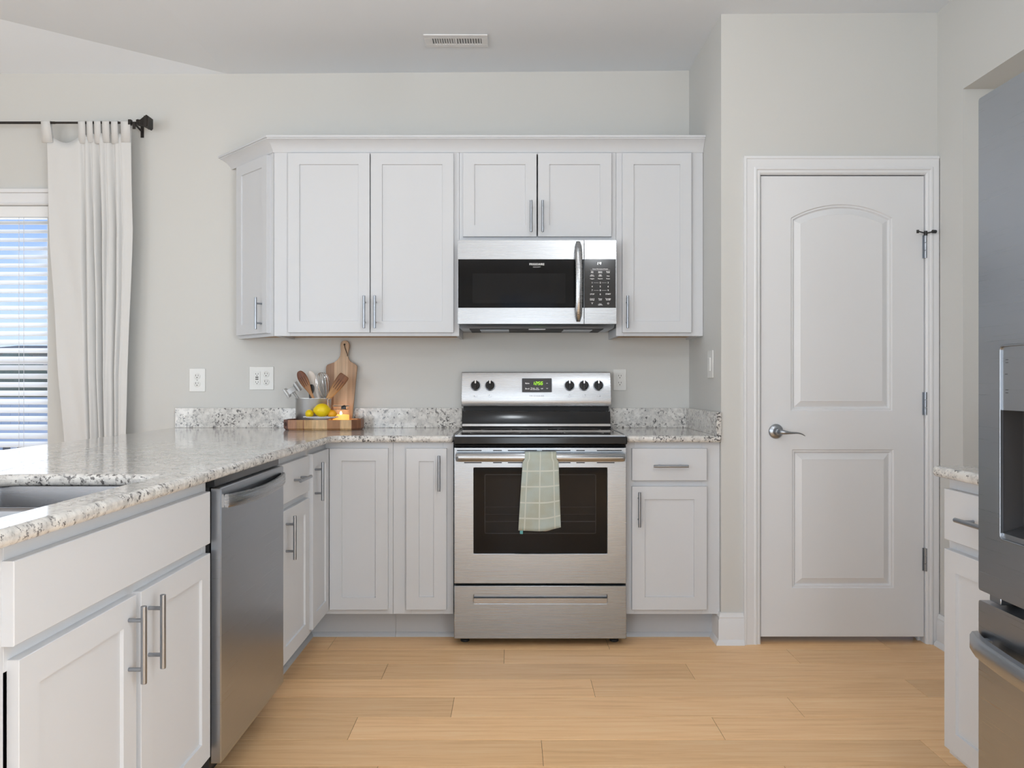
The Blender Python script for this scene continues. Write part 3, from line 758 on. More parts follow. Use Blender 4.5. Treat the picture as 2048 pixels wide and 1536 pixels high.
# ---- right run
F = frame((1.205, 2.19, 0), -90)
basecab('base_cabinet', 'white base cabinet beside the refrigerator on the right', F, .395,
        [(.010, .380, .148, .690, None)], [(.010, .380, .716, .854, ('h', .120, .272, .786))], rails=((.672, .730),), d=.80)

# ================================================================ COUNTERS
def arc(cx, cy, r, a0, a1, n=8): return [(cx + r * math.cos(R(a0 + (a1 - a0) * k / n)), cy + r * math.sin(R(a0 + (a1 - a0) * k / n))) for k in range(n + 1)]
CZ0, CZ1 = .884, .914
def counter(name, label, outer, hole=None, bev=.012, square=()):
    b = MB(); B = b.b
    def loop(pts):
        vs = [B.verts.new((x, y, CZ1)) for x, y in pts]; return [B.edges.new((vs[i], vs[(i + 1) % len(vs)])) for i in range(len(vs))]
    es = loop(outer)
    if hole: es += loop(hole)
    bmesh.ops.triangle_fill(B, edges=es, use_beauty=True, use_dissolve=False)
    bmesh.ops.recalc_face_normals(B, faces=B.faces)
    if B.faces[:][0].normal.z < 0: bmesh.ops.reverse_faces(B, faces=B.faces)
    g = bmesh.ops.extrude_face_region(B, geom=B.faces[:])
    vs = [v for v in g['geom'] if isinstance(v, bmesh.types.BMVert)]
    bmesh.ops.translate(B, verts=vs, vec=(0, 0, CZ0 - CZ1))
    bmesh.ops.recalc_face_normals(B, faces=B.faces)
    cx = sum(p[0] for p in outer) / len(outer); cy = sum(p[1] for p in outer) / len(outer)
    o = build(b, name, granite_m, None, loc=(cx, cy, CZ0), angle=50)
    m = o.modifiers.new('bevel', 'BEVEL'); m.width = bev; m.segments = 5; m.limit_method = 'ANGLE'; m.angle_limit = R(60)
    tag(o, label, 'countertop', 'granite countertops'); return o
hx0, hx1, hy0, hy1 = -1.34, -.868, 1.16, 1.985
hole = arc(hx0 + .10, hy0 + .10, .10, 180, 270) + arc(hx1 - .06, hy0 + .06, .06, 270, 360) + arc(hx1 - .03, hy1 - .03, .03, 0, 90) + arc(hx0 + .16, hy1 - .13, .13, 90, 180)[:]
hole = arc(hx0 + .10, hy0 + .10, .10, 180, 270) + arc(hx1 - .06, hy0 + .06, .06, 270, 360) + arc(hx1 - .025, hy1 - .025, .025, 0, 90) + arc(hx0 + .13, hy1 - .13, .13, 90, 180)
out = [(-1.755, .45), (-.785, .45)] + [(-.785, 3.425)] + arc(-.735, 3.422, .05, 180, 90, 6)[1:] + [(-.2575, 3.472), (-.2575, YB - .001), (-1.755, YB - .001)]
counter('countertop', 'large L-shaped speckled granite countertop with the sink cut-out', out, hole)
counter('countertop', 'short speckled granite countertop between the range and the pantry wall', [(.5020, 3.472), (.9165, 3.472), (.9165, YB - .001), (.5020, YB - .001)])
counter('countertop', 'small granite countertop piece next to the refrigerator', [(1.163, 1.795), (2.010, 1.795), (2.010, 2.205), (1.163, 2.205)])
b = MB(); b.box(-1.738, -.2575, YB - .021, YB - .001, CZ1, 1.016); o = build(b, 'backsplash', granite_m, None, bevel=.0015, loc=(-1, YB - .01, CZ1)); tag(o, 'long granite backsplash strip behind the utensil tray', 'backsplash')
b = MB(); b.prism([(.5020, YB - .001), (.5020, YB - .021), (.8965, YB - .021), (.8965, 3.480), (.9165, 3.480), (.9165, YB - .001)], CZ1, 1.016)
o = build(b, 'backsplash', granite_m, None, bevel=.0015, loc=(.7, YB - .01, CZ1)); tag(o, 'short L-shaped granite backsplash between the range and pantry wall', 'backsplash')
# sink
sk = thing('kitchen_sink', 'undermount stainless steel double-bowl sink in the left countertop', 'sink', ((hx0 + hx1) / 2, (hy0 + hy1) / 2, CZ0))
def rr(x0, x1, y0, y1, r, z, n=6):
    return [(x, y, z) for x, y in arc(x0 + r, y0 + r, r, 180, 270, n) + arc(x1 - r, y0 + r, r, 270, 360, n) + arc(x1 - r, y1 - r, r, 0, 90, n) + arc(x0 + r, y1 - r, r, 90, 180, n)]
ym = 1.615
for (y0, y1) in ((hy0 - .008, ym - .016), (ym + .016, hy1 + .008)):
    b = MB(); x0, x1 = hx0 - .008, hx1 + .008; zt_ = CZ0 - .0005
    b.loops([rr(x0 - .012, x1 + .012, y0 - (.012 if y0 < 1.4 else -.0), y1 + (.012 if y1 > 1.8 else 0), .07, zt_), rr(x0, x1, y0, y1, .07, zt_), rr(x0 + .004, x1 - .004, y0 + .004, y1 - .004, .07, zt_ - .02),
             rr(x0 + .012, x1 - .012, y0 + .012, y1 - .012, .07, .72), rr(x0 + .04, x1 - .04, y0 + .04, y1 - .04, .05, .69)], True, (False, True))
    bo = build(b, 'bowl', sink_m, sk, recalc=True); q = bo.modifiers.new('t', 'SOLIDIFY'); q.thickness = .0012
    b = MB(); b.lathe([(.045, 0), (.040, .003), (.03, .001)], ((x0 + x1) / 2, (y0 + y1) / 2, .6905), 28); build(b, 'drain', chrome_m, bo)
b = MB(); b.tube([(hx0 - .006, ym, CZ0 - .0135), (hx1 + .006, ym, CZ0 - .0135)], .0125, 16, 1.5); build(b, 'divider', sink_m, sk)
# ================================================================ APPLIANCES
def plate_hole(outer, holes, y0, y1):
    """xz outline with holes, front at y0, back at y1"""
    b = MB(); B = b.b
    def loop(pts):
        vs = [B.verts.new((x, y0, z)) for x, z in pts]; return [B.edges.new((vs[i], vs[(i + 1) % len(vs)])) for i in range(len(vs))]
    es = loop(outer)
    for h in holes: es += loop(h)
    bmesh.ops.triangle_fill(B, edges=es, use_beauty=True)
    g = bmesh.ops.extrude_face_region(B, geom=B.faces[:])
    bmesh.ops.translate(B, verts=[v for v in g['geom'] if isinstance(v, bmesh.types.BMVert)], vec=(0, y1 - y0, 0))
    return b
def rrect(x0, x1, z0, z1, r, n=5): return [(p[0], p[1]) for p in rr(x0, x1, z0, z1, r, 0, n)]
# ---- range
X0, X1 = -.2535, .4985; cx = (X0 + X1) / 2
rg = thing('range', 'stainless steel electric range with black glass cooktop and backguard', 'range', (cx, 3.8, 0))
b = MB(); b.box(X0 + .003, X1 - .003, 3.492, 4.05, .030, .900); build(b, 'body', dark_m, rg, bevel=.002)
for x in (X0 + .045, X1 - .045):
    for y in (3.53, 4.0):
        b = MB(); b.lathe([(.019, 0), (.021, .004), (.019, .009), (.010, .011), (.010, .030)], (x, y, 0), 14); build(b, 'foot', rubber_m, rg)
# storage drawer
DY = 3.450
b = plate_hole([(X0 + .002, .034), (X1 - .002, .034), (X1 - .002, .2645), (X0 + .002, .2645)], [rrect(X0 + .0875, X1 - .0855, .187, .2275, .006)], DY, 3.49)
dr = build(b, 'storage_drawer', range_m, rg, bevel=.0025)
b = MB(); b.box(X0 + .086, X1 - .084, 3.470, 3.488, .186, .2285); build(b, 'handle_recess', steeld_m, dr)
b = MB(); b.prism_x([(DY + .001, .187), (DY + .001, .2095), (DY + .004, .2115), (DY + .010, .2095), (DY + .014, .187)], X0 + .0875, X1 - .0855); build(b, 'handle', steel_m, dr)
# oven door
b = plate_hole([(X0 + .002, .2735), (X1 - .002, .2735), (X1 - .002, .8645), (X0 + .002, .8645)], [rrect(X0 + .0875, X1 - .0855, .4035, .7765, .004)], DY, 3.488)
od = build(b, 'oven_door', range_m, rg, bevel=.0025)
b = MB(); wx0, wx1, wz0, wz1 = X0 + .0872, X1 - .0852, .4032, .7768
b.box(wx0, wx1, DY + .004, DY + .008, wz0, wz1); build(b, 'window_glass', glass_m, od)
b = plate_hole([(wx0 - .002, wz0 - .002), (wx1 + .002, wz0 - .002), (wx1 + .002, wz1 + .002), (wx0 - .002, wz1 + .002)], [rrect(-.118, .364, .490, .746, .006)], DY + .011, DY + .014); build(b, 'window_mask', black_m, od)
b = plate_hole(rrect(-.1195, .3655, .4885, .7475, .007), [rrect(-.1165, .3625, .4915, .7445, .005)], DY + .0085, DY + .0108); build(b, 'window_trim_line', nickel_m, od)
b = MB(); b.box(-.14, .386, 3.4895, 3.4905, .47, .76); build(b, 'inner_window', cav_m, od)
b = MB()
for z, r_ in ((.5385, .0022), (.570, .0010), (.602, .0010)): b.tube([(-.118, 3.478, z), (.364, 3.478, z)], r_, 8)
build(b, 'oven_rack', nickel_m, od)
b = MB()
sl = [(-.239, -.132), (-.082, -.044), (-.018, .108), (.130, .254), (.279, .316), (.368, .476)]
for a, c_ in sl: b.box(a, c_, DY - .0004, DY + .001, .8495, .8535)
sl = [(-.208, -.132), (-.082, -.044), (-.018, .108), (.130, .254), (.279, .316), (.368, .445)]
for a, c_ in sl: b.box(a, c_, DY - .0004, DY + .001, .7965, .8005)
build(b, 'vent_slots', dark_m, od)
b = MB()
hp = [(0, -.0185), (-.010, -.0175), (-.016, -.010), (-.0175, 0), (-.016, .010), (-.010, .0175), (0, .0185), (.004, .012), (.004, -.012)]
rings = []
for x, s, oy in ((X0 + .010, .72, .018), (X0 + .013, .95, .010), (X0 + .024, 1, .002), (cx, 1, 0), (X1 - .024, 1, .002), (X1 - .013, .95, .010), (X1 - .010, .72, .018)):
    rings.append([(x, 3.412 + oy + y * s, .8245 + z * s) for y, z in hp])
b.loops(rings)
for x in (X0 + .018, X1 - .036): b.box(x, x + .018, 3.420, DY + .001, .813, .836)
build(b, 'handle', steel_m, od)
# cooktop
b = MB(); b.box(X0 + .004, X1 - .004, DY + .004, 3.49, .8665, .8765); b.box(X0 - .0, X1, 3.435, 4.02, .8785, .912)
b.b.normal_update()
ct = build(b, 'cooktop', black_m, rg, bevel=.006, bseg=3)
b = MB(); b.box(X0 + .012, X1 - .012, 3.455, 3.985, .9122, .9185); build(b, 'glass_surface', cook_m, ct, bevel=.001)
b = MB()
for x in (X0 + .007, X1 - .010): b.box(x, x + .003, 3.46, 3.985, .9122, .9192)
b.box(X0 + .006, X1 - .006, 3.4532, 3.4543, .912, .9186); build(b, 'trim_strip', nickel_m, ct)
for (x, y, r_) in ((-.075, 3.60, .115), (.325, 3.60, .09), (-.075, 3.86, .075), (.325, 3.86, .105), (.125, 3.88, .05)):
    b = MB(); N_ = 48
    b.loops([[(x + q * math.cos(2*math.pi*k/N_), y + q * math.sin(2*math.pi*k/N_), z) for k in range(N_)] for q, z in ((r_ - .0022, .91855), (r_ - .0020, .91875), (r_, .91875), (r_ + .0002, .91855))], True, (False, False)); build(b, 'burner_ring', ring_m, ct)
# backguard
b = MB(); b.prism_x([(4.10, .90), (4.10, 1.0045), (4.020, 1.0045), (3.998, .936), (3.985, .921), (3.985, .90)], X0 + .002, X1 - .002); build(b, 'rear_riser', black_m, rg, bevel=.002)
b = MB(); b.prism_x([(4.0185, 1.0010), (4.0165, 1.0048), (4.022, 1.0055)], X0 + .004, X1 - .004); b.prism_x([(3.9975, .9385), (3.990, .9275), (3.9895, .9285), (3.9955, .9395)], X0 + .004, X1 - .004); build(b, 'chrome_strip', chrome_m, rg)
b = MB(); b.box(X0 + .006, X1 - .006, 4.050, 4.10, 1.004, 1.03); build(b, 'rear_vent', dark_m, rg)
bgd = None
b = MB(); b.prism_x([(4.105, 1.0275), (4.105, 1.2005), (4.047, 1.2005), (4.043, 1.1985), (4.008, 1.0600), (4.016, 1.0275)], X0 - .002, X1 + .002)
bgd = build(b, 'backguard', steel_m, rg, bevel=.0015)
ang = math.atan2(.035, .1385)
G = Matrix.Translation((cx, 4.0255, 1.1293)) @ Matrix.Rotation(-ang, 4, 'X')   # local: x, -y outward, z up the panel
for px in (951, 980, 1139, 1168, 1197):
    x = (px - 1024) * 4.02 / 1590 - cx
    Kx = G @ Matrix.Translation((x, 0, .002)) @ Matrix.Rotation(R(90), 4, 'X')
    b = MB(); b.lathe([(.0275, 0), (.0275, .002), (.0265, .003)], seg=36).xf(Kx); kb = build(b, 'knob_ring', nickel_m, bgd)
    b = MB(); b.lathe([(.0235, .002), (.0228, .012), (.0205, .0145)], seg=36); b.box(-.0075, .0075, -.0255, .0215, .0143, .026); b.xf(Kx); kn = build(b, 'knob', black_m, bgd, bevel=.002, bseg=3)
    b = MB(); b.box(-.0035, .0035, .006, .0222, .0262, .0268); b.box(-.0035, .0035, .0216, .0222, .0145, .026); b.xf(Kx); build(b, 'pointer', chrome_m, kn)
b = MB(); b.loops([[(x, -.0005, z) for x, z in rrect(-.077, .078, -.0345, .0420, .005)], [(x, -.002, z) for x, z in rrect(-.077, .078, -.0345, .0420, .005)]]); b.xf(G @ Matrix.Translation((.003, 0, 0))); db = build(b, 'display_bezel', nickel_m, bgd)
b = MB(); b.loops([[(x, -.0015, z) for x, z in rrect(-.0745, .0755, -.0320, .0395, .003)], [(x, -.0030, z) for x, z in rrect(-.0745, .0755, -.0320, .0395, .003)]]); b.xf(G @ Matrix.Translation((.003, 0, 0))); dp = build(b, 'display_panel', mat('display_black', (.035, .035, .038), .3), bgd)
DG = G @ Matrix.Translation((.003, 0, .0035))
def seg7(ch, x, z, w, h, t):
    S_ = {'1': 'bc', '2': 'abged', '5': 'afgcd', '6': 'afgedc', '4': 'fgbc', ':': ''}[ch]; q = []
    sk_ = .18
    def bar(xa, za, xb, zb):
        q.append([(xa, za), (xb, zb)])
    P_ = {'a': (0, h, w, h), 'g': (0, h/2, w, h/2), 'd': (0, 0, w, 0), 'f': (0, h/2, 0, h), 'e': (0, 0, 0, h/2), 'b': (w, h/2, w, h), 'c': (w, 0, w, h/2)}
    for s in S_:
        a = P_[s]; bar(x + a[0] + a[1] * sk_, z + a[1], x + a[2] + a[3] * sk_, z + a[3])
    return q
b = MB()
for ch, x in (('1', -.0235), ('2', -.0085), ('5', .0060), ('6', .0195)):
    for (p, q) in seg7(ch, x, .003, .0085, .0150, .002): b.tube([(p[0], -.0034, p[1]), (q[0], -.0034, q[1])], .0009, 6)
b.box(.0028, .0042, -.0040, -.0032, .0060, .0078); b.box(.0042, .0056, -.0040, -.0032, .0118, .0136)
b.xf(DG); build(b, 'clock_digits', led_m, dp)
b = text_mb([('Bake', -.048, .010, .011), ('Broil', -.048, -.018, .011), ('Timer', -.021, -.015, .0085), ('On-Off', -.021, -.022, .0085), ('Set', .003, -.015, .0085), ('Clock', .003, -.022, .0085), ('Off', .0255, -.018, .0085)], -.0033)
b.tube([(.0480, -.0034, .0085), (.0520, -.0034, .0120), (.0560, -.0034, .0085)], .0008, 6); b.tube([(.0480, -.0034, -.0145), (.0520, -.0034, -.0185), (.0560, -.0034, -.0145)], .0008, 6)
b.xf(DG); build(b, 'key_legends', glowing_white_ink, dp, flat=True)
b = text_mb([('F R I G I D A I R E', .003, -.0515, .0095)], -.0006); b.xf(G); build(b, 'brand_lettering', dark_ink, bgd, flat=True)
b = MB()
for px, dx, dz_ in ((951, -.004, -.052), (980, -.003, -.047), (1139, 0, -.046), (1168, .005, -.046), (1197, .006, -.053)):
    x = (px - 1024) * 4.02 / 1590 - cx
    for (sx0, sz0, sx1, sz1) in ((-.008, -.057, -.0075, -.045), (.0075, -.057, .008, -.045), (-.008, -.057, .008, -.0565)): b.box(x + sx0, x + sx1, -.0006, -.0001, sz0, sz1)
    b.box(x + dx - .0015, x + dx + .0015, -.0008, -.0001, dz_ - .0015, dz_ + .0015)
    for k in range(10):
        a = R(-120 + k * 26.6); b.box(x + .0315 * math.sin(a) - .0005, x + .0315 * math.sin(a) + .0005, -.0006, -.0001, .002 + .0315 * math.cos(a) - .0005, .002 + .0315 * math.cos(a) + .0005)
b.xf(G); build(b, 'dial_marks', dark_ink, bgd, flat=True)

# ---- microwave
MY = 3.730; mx0, mx1 = -.2548, .4898; ms_ = .3372
mw = thing('microwave', 'stainless over-the-range microwave with black glass door and keypad', 'microwave', ((mx0 + mx1) / 2, 3.9, 1.41))
b = MB(); b.prism_x([(3.762, 1.4225), (3.790, 1.4060), (4.115, 1.4060), (4.115, 1.8140), (3.762, 1.8140)], mx0 + .004, mx1 - .004); build(b, 'body', steeld_m, mw, bevel=.002)
b = MB(); b.box(mx0 + .05, mx1 - .05, 3.82, 4.09, 1.4035, 1.4062); build(b, 'underside_vent', dark_m, mw)
for x in (mx0 + .10, mx1 - .24):
    b = MB(); b.box(x, x + .14, 3.86, 4.02, 1.4010, 1.4034); build(b, 'grease_filter', nickel_m, mw)
b = MB(); b.box(.08, .16, 3.80, 3.85, 1.4010, 1.4034); build(b, 'cooktop_lamp', plate_m, mw)
gz0, gz1 = 1.4978, 1.7250; mz0, mz1 = 1.4220, 1.8150
b = MB(); b.box(mx0, ms_, MY, MY + .030, mz0, gz0); b.box(mx0, ms_, MY, MY + .030, gz1, mz1); b.box(mx0, mx0 + .0026, MY, MY + .030, gz0, gz1)
md = build(b, 'door', steel_m, mw, bevel=.0006)
b = MB(); b.box(mx0 + .0028, ms_ - .0008, MY + .001, MY + .004, gz0 + .0002, gz1 - .0002); build(b, 'glass', glass_m, md)
b = MB(); b.box(mx0 + .003, ms_ - .001, MY + .012, MY + .016, gz0, gz1); build(b, 'inner_mask', black_m, md)
b = MB(); b.box(-.186, .251, MY + .0095, MY + .0118, 1.520, 1.660); build(b, 'window_mesh', mesh_m, md)
b = text_mb([('FRIGIDAIRE', .1165, 1.7015, .0140), ('G A L L E R Y', .1165, 1.6890, .0060)], MY + .0008, .0002); build(b, 'brand_lettering', glowing_white_ink, md, flat=True)
b = MB(); rings = []
for k in range(17):
    t = k / 16; z = 1.432 + (1.808 - 1.432) * t; e = math.sin(math.pi * t); yo = MY - .004 - .040 * e ** .55
    wd = .0165 * (.55 + .45 * min(1, e * 4)); th = .008
    rings.append([(.3105 + wd * c_, yo + th * s_, z) for c_, s_ in ((-1, .6), (-1, -.1), (-.75, -.7), (-.3, -1), (.3, -1), (.75, -.7), (1, -.1), (1, .6), (.6, 1), (-.6, 1))])
b.loops(rings); build(b, 'handle', chrome_m if False else steel_m, md, angle=50)
b = MB(); b.box(ms_ + .0022, mx1, MY, MY + .030, mz0, gz0); b.box(ms_ + .0022, mx1, MY, MY + .030, gz1, mz1); b.box(mx1 - .003, mx1, MY, MY + .030, gz0, gz1)
mpn = build(b, 'control_panel', steel_m, mw, bevel=.0006)
b = MB(); b.box(ms_ + .003, mx1 - .0032, MY + .001, MY + .004, gz0 + .0002, gz1 - .0002); kp = build(b, 'keypad', mat('keypad_black', (.022, .022, .024), .12), mpn)
def mxz(px, py): return (px - 1024) * MY / 1590, 1.14 + (768 - py) * MY / 1590
items = []
def T(s, px, py, size): x, z = mxz(px, py); items.append((s, x, z, size))
cols = [1160 + 340 / 13.963, 1160 + 567 / 13.963, 1160 + 787 / 13.963]
def ry_(z): return 510 + z / 13.963
for txt, y in (('Sensor Microwave & Presets', 390),): T(txt, cols[1], ry_(y), .0062)
for row, y in ((('Soft', 'Sensor', 'Sensor'), 462), (('Melt', 'Reheat', 'Cook'), 492), (('Auto', 'Melt', ''), 556), (('Defrost', 'Soften', 'Pizza'), 586), (('Veggies', 'Popcorn', 'Potato'), 662)):
    for c_, s in zip(cols, row):
        if s: T(s, c_, ry_(y), .0066)
for row, y in ((('1', '2', '3'), 775), (('4', '5', '6'), 880), (('7', '8', '9'), 988), (('', '0', ''), 1100)):
    for c_, s in zip(cols, row):
        if s: T(s, c_, ry_(y), .0105)
T('STOP', cols[0], ry_(1095), .0085); T('START', cols[2], ry_(1092), .0085)
for row, y in ((('Clock &', 'Power', 'Turntable'), 1222), (('Settings', 'Level', 'On-Off'), 1255), (('', 'Vent', ''), 1365), (('', 'Options', ''), 1392)):
    for c_, s in zip(cols, row):
        if s: T(s, c_, ry_(y), .0066)
b = text_mb(items, MY + .0008, .0002)
x, z = mxz(cols[0], ry_(1350)); b.tube([(x - .004, MY + .0006, z + .004), (x, MY + .0006, z), (x + .004, MY + .0006, z + .004)], .0007, 5); b.tube([(x, MY + .0006, z), (x, MY + .0006, z - .004)], .0007, 5)
x, z = mxz(cols[2], ry_(1352)); b.tube([(x + .0035 * math.cos(a), MY + .0006, z + .0035 * math.sin(a)) for a in [2 * math.pi * k / 12 for k in range(13)]], .0005, 5)
for y in (775, 988):
    for (a, c_) in ((380, 525), (605, 745)):
        x, z = mxz(1160 + a / 13.963, ry_(y)); x2, _ = mxz(1160 + c_ / 13.963, ry_(y)); b.box(x, x2, MY + .0006, MY + .001, z - .0002, z + .0002)
x, z = mxz(1160 + 290 / 13.963, ry_(425)); x2, _ = mxz(1160 + 845 / 13.963, 0); b.box(x, x2, MY + .0006, MY + .001, z - .0002, z + .0002)
build(b, 'key_legends', glowing_white_ink, kp, flat=True)
b = MB(); x, z = mxz(1160 + 505 / 13.963, ry_(268))
for (p, q) in seg7('1', x - .008, z, .006, .011, .001) + seg7('4', x + .006, z, .006, .011, .001): b.tube([(p[0], MY + .0006, p[1]), (q[0], MY + .0006, q[1])], .0010, 6)
build(b, 'clock_digits', wled_m, kp)

# ---- dishwasher
dw = thing('dishwasher', 'stainless steel dishwasher with curved bar handle under the left countertop', 'dishwasher', (-1.1, 2.43, 0))
b = MB(); b.box(-1.42, -.816, 2.142, 2.724, .10, .872); build(b, 'tub', dark_m, dw)
b = MB(); b.box(-.90, -.885, 2.142, 2.724, 0, .10); build(b, 'toe_panel', dark_m, dw)
b = MB(); b.box(-.832, -.800, 2.140, 2.726, .8615, .8830); build(b, 'control_strip', black_m, dw, bevel=.001)
F = frame((-.810, 2.140, 0), 90)
b = MB(); w_ = .585
b.loops([[(x, 0, z) for x, z in rrect(0, w_, .117, .860, .004)], [(x, -.024, z) for x, z in rrect(0, w_, .117, .860, .004)], [(x, -.027, z) for x, z in rrect(.003, w_ - .003, .120, .857, .004)]])
b.xf(F); dd = build(b, 'door_panel', dw_m, dw, angle=30)
b = MB(); b.box(.052, .533, -.0278, -.0268, .797, .840); b.xf(F); pk = build(b, 'handle_pocket', steeld_m, dd)
b = MB(); rings = []
for k in range(25):
    t = k / 24; x = .024 + .538 * t; e = math.sin(math.pi * t) ** .6 if 0 < t < 1 else 0; yo = -.027 - .020 * e; dz = -.008 * math.sin(math.pi * t)
    rings.append([(x, yo - a, .822 + dz + z) for a, z in ((.010, -.018), (.013, -.012), (.013, .012), (.010, .018), (.002, .018), (-.002, 0), (.002, -.018))])
b.loops(rings); b.xf(F); build(b, 'handle', steel_m, dd, angle=50)

# ---- refrigerator
F = frame((1.083, 1.757, 0), -90)
fr = thing('refrigerator', 'stainless steel french-door refrigerator with water dispenser at the right edge', 'refrigerator', M=frame((1.5, 1.3, 0), -90))
def Fb(b, *a, **k): b.xf(F); return build(b, *a, **k)
b = MB(); b.box(.004, .901, .006, .86, .03, 1.748); Fb(b, 'body', mat('fridge_side', (.10, .10, .105), .5, .3), fr, bevel=.003)
for x in (.08, .82):
    for y in (.05, .8):
        b = MB(); b.lathe([(.02, 0), (.02, .03)], (x, y, 0), 12); Fb(b, 'foot', rubber_m, fr)
def fdoor(x0, x1, z0, z1, holes):
    b = plate_hole(rrect(x0, x1, z0, z1, .006), holes, -.052, 0); return b
hz0, hz1, hx0_, hx1_ = .8100, 1.2225, .076, .360
b = fdoor(.0, .4505, .686, 1.770, [rrect(hx0_, hx1_, hz0, hz1, .010)])
fd = Fb(b, 'door', steeld_m, fr, bevel=.007, bseg=4)
b = MB(); b.box(hx0_ - .001, hx1_ + .001, -.005, -.001, hz0 - .001, hz1 + .001); b.box(hx0_ + .0002, hx0_ + .003, -.050, -.005, hz0 + .008, 1.085); b.box(hx1_ - .003, hx1_ - .0002, -.050, -.005, hz0 + .008, 1.085)
disp = Fb(b, 'dispenser_cavity', mat('dispenser_dark', (.045, .045, .048), .45), fd)
b = plate_hole(rrect(hx0_ + .0003, hx1_ - .0003, hz0 + .0003, hz1 - .0003, .010), [rrect(hx0_ + .0045, hx1_ - .0045, hz0 + .0045, hz1 - .0045, .007)], -.054, -.046); Fb(b, 'dispenser_frame', nickel_m, fd, bevel=.001)
b = MB(); b.box(hx0_ + .0045, hx1_ - .0045, -.050, -.006, 1.085, hz1 - .0045); dc = Fb(b, 'dispenser_panel', steeld_m, fd)
b = MB()
for (x, z) in ((.094, 1.190), (.094, 1.184), (.092, 1.160), (.094, 1.127), (.094, 1.121)): b.box(x, x + .008, -.0508, -.0500, z, z + .0012)
Fb(b, 'panel_marks', dark_ink, dc, flat=True)
b = MB(); b.prism_x([(-.049, hz0 + .005), (-.006, hz0 + .005), (-.006, hz0 + .030), (-.049, hz0 + .016)], hx0_ + .005, hx1_ - .005); Fb(b, 'drip_tray', steeld_m, fd)
b = fdoor(.4545, .905, .686, 1.770, []); fd2 = Fb(b, 'door', steeld_m, fr, bevel=.007, bseg=4)
for par, x in ((fd, .425), (fd2, .480)):
    b = MB(); b.tube([(x, -.050, .86), (x, -.085, .90), (x, -.092, 1.25), (x, -.085, 1.60), (x, -.050, 1.64)], .011, 12, 1.3); Fb(b, 'handle', steeld_m, par)
b = fdoor(.0, .905, .060, .664, []); fz = Fb(b, 'freezer_drawer', steeld_m, fr, bevel=.007, bseg=4)
b = MB(); rings = []
for k in range(25):
    t = k / 24; x = .004 + .897 * t; e = math.sin(math.pi * t) ** .6 if 0 < t < 1 else 0; yo = -.060 - .045 * e
    rings.append([(x, yo + a, .574 + z) for a, z in ((-.010, -.022), (-.014, -.015), (-.014, .014), (-.009, .021), (.004, .022), (.008, .0), (.004, -.022))])
b.loops(rings)
b.box(.03, .05, -.072, -.050, .560, .588); b.box(.855, .875, -.072, -.050, .560, .588)
Fb(b, 'handle', steel_m if False else steeld_m, fz, angle=50)
b = MB(); b.box(.02, .06, -.040, .03, .667, .683); Fb(b, 'hinge', nickel_m, fr, bevel=.002)

# ================================================================ SMALL OBJECTS
def wp(px, py, Y): return Vector(((px - 1024) * Y / 1590, Y, 1.14 + (768 - py) * Y / 1590))
# towel
b = MB(); NU, NV = 28, 46
uvs = {}
path = [(3.436, .560), (3.437, .70), (3.437, .815), (3.434, .838), (3.424, .8475), (3.412, .8495), (3.400, .8480), (3.392, .840), (3.389, .825), (3.388, .76), (3.387, .66), (3.386, .532)]
cum = [0]
for a, c_ in zip(path, path[1:]): cum.append(cum[-1] + math.hypot(c_[0] - a[0], c_[1] - a[1]))
def pat(t):
    d = t * cum[-1]
    for i in range(len(path) - 1):
        if d <= cum[i + 1] or i == len(path) - 2:
            q = (d - cum[i]) / (cum[i + 1] - cum[i]); return lerp(path[i][0], path[i + 1][0], q), lerp(path[i][1], path[i + 1][1], q)
g = []
for j in range(NV + 1):
    y, z = pat(j / NV); row = []; t = j / NV; front = t > .55; low = min(1, max(0, (.845 - z) / .31))
    for i in range(NU + 1):
        u_ = i / NU
        if front: xl, xr = lerp(.050, .027, low ** .8), lerp(.197, .208, low)
        else: xl, xr = .055, .190
        x = lerp(xl, xr, u_); amp = .002 + .007 * low
        yy = y - (amp * (1 + math.sin(u_ * 9.5 + 2.2 * low)) * .6 if front else -.0) 
        zz = z - (.012 * math.sin(u_ * 2.6) * low if front else .02 * math.sin(u_ * 5) * low) + (.004 * (u_ * u_) * low if front else 0) - (.014 * (1 - u_) * low if front else 0)
        v = b.b.verts.new((x, yy, zz)); row.append(v); uvs[v] = (u_, (z - .50) / (.85 - .50) if front else .3)
    g.append(row)
uvl = b.b.loops.layers.uv.new('UVMap')
for j in range(NV):
    for i in range(NU):
        f = b.face([g[j][i], g[j][i + 1], g[j + 1][i + 1], g[j + 1][i]]); f.material_index = 0
        for l in f.loops: l[uvl].uv = uvs[l.vert]
tw = build(b, 'dish_towel', towel_m, None, angle=80, loc=(.12, 3.41, .53)); q = tw.modifiers.new('t', 'SOLIDIFY'); q.thickness = .0022; q.offset = 0
tag(tw, 'sage green plaid dish towel hanging over the oven door handle', 'towel')
b = MB(); b.prism_y([(.033, .536), (.047, .534), (.046, .502), (.034, .503)], 3.3795, 3.3815); build(b, 'hanging_loop', teal_m, tw)
b = MB(); rows_ = []
for j in range(5):
    row = []
    for i in range(17):
        u_ = i / 16; row.append(b.b.verts.new((lerp(.085, .200, u_), 3.3975 + .006 * math.sin(u_ * 8), lerp(.56, .522 - .016 * math.sin(math.pi * u_) + .012 * u_, j / 4))))
    rows_.append(row)
for j in range(4):
    for i in range(16): b.face([rows_[j][i], rows_[j][i + 1], rows_[j + 1][i + 1], rows_[j + 1][i]])
o = build(b, 'inner_fold', peach_m, tw, angle=80); q = o.modifiers.new('t', 'SOLIDIFY'); q.thickness = .002

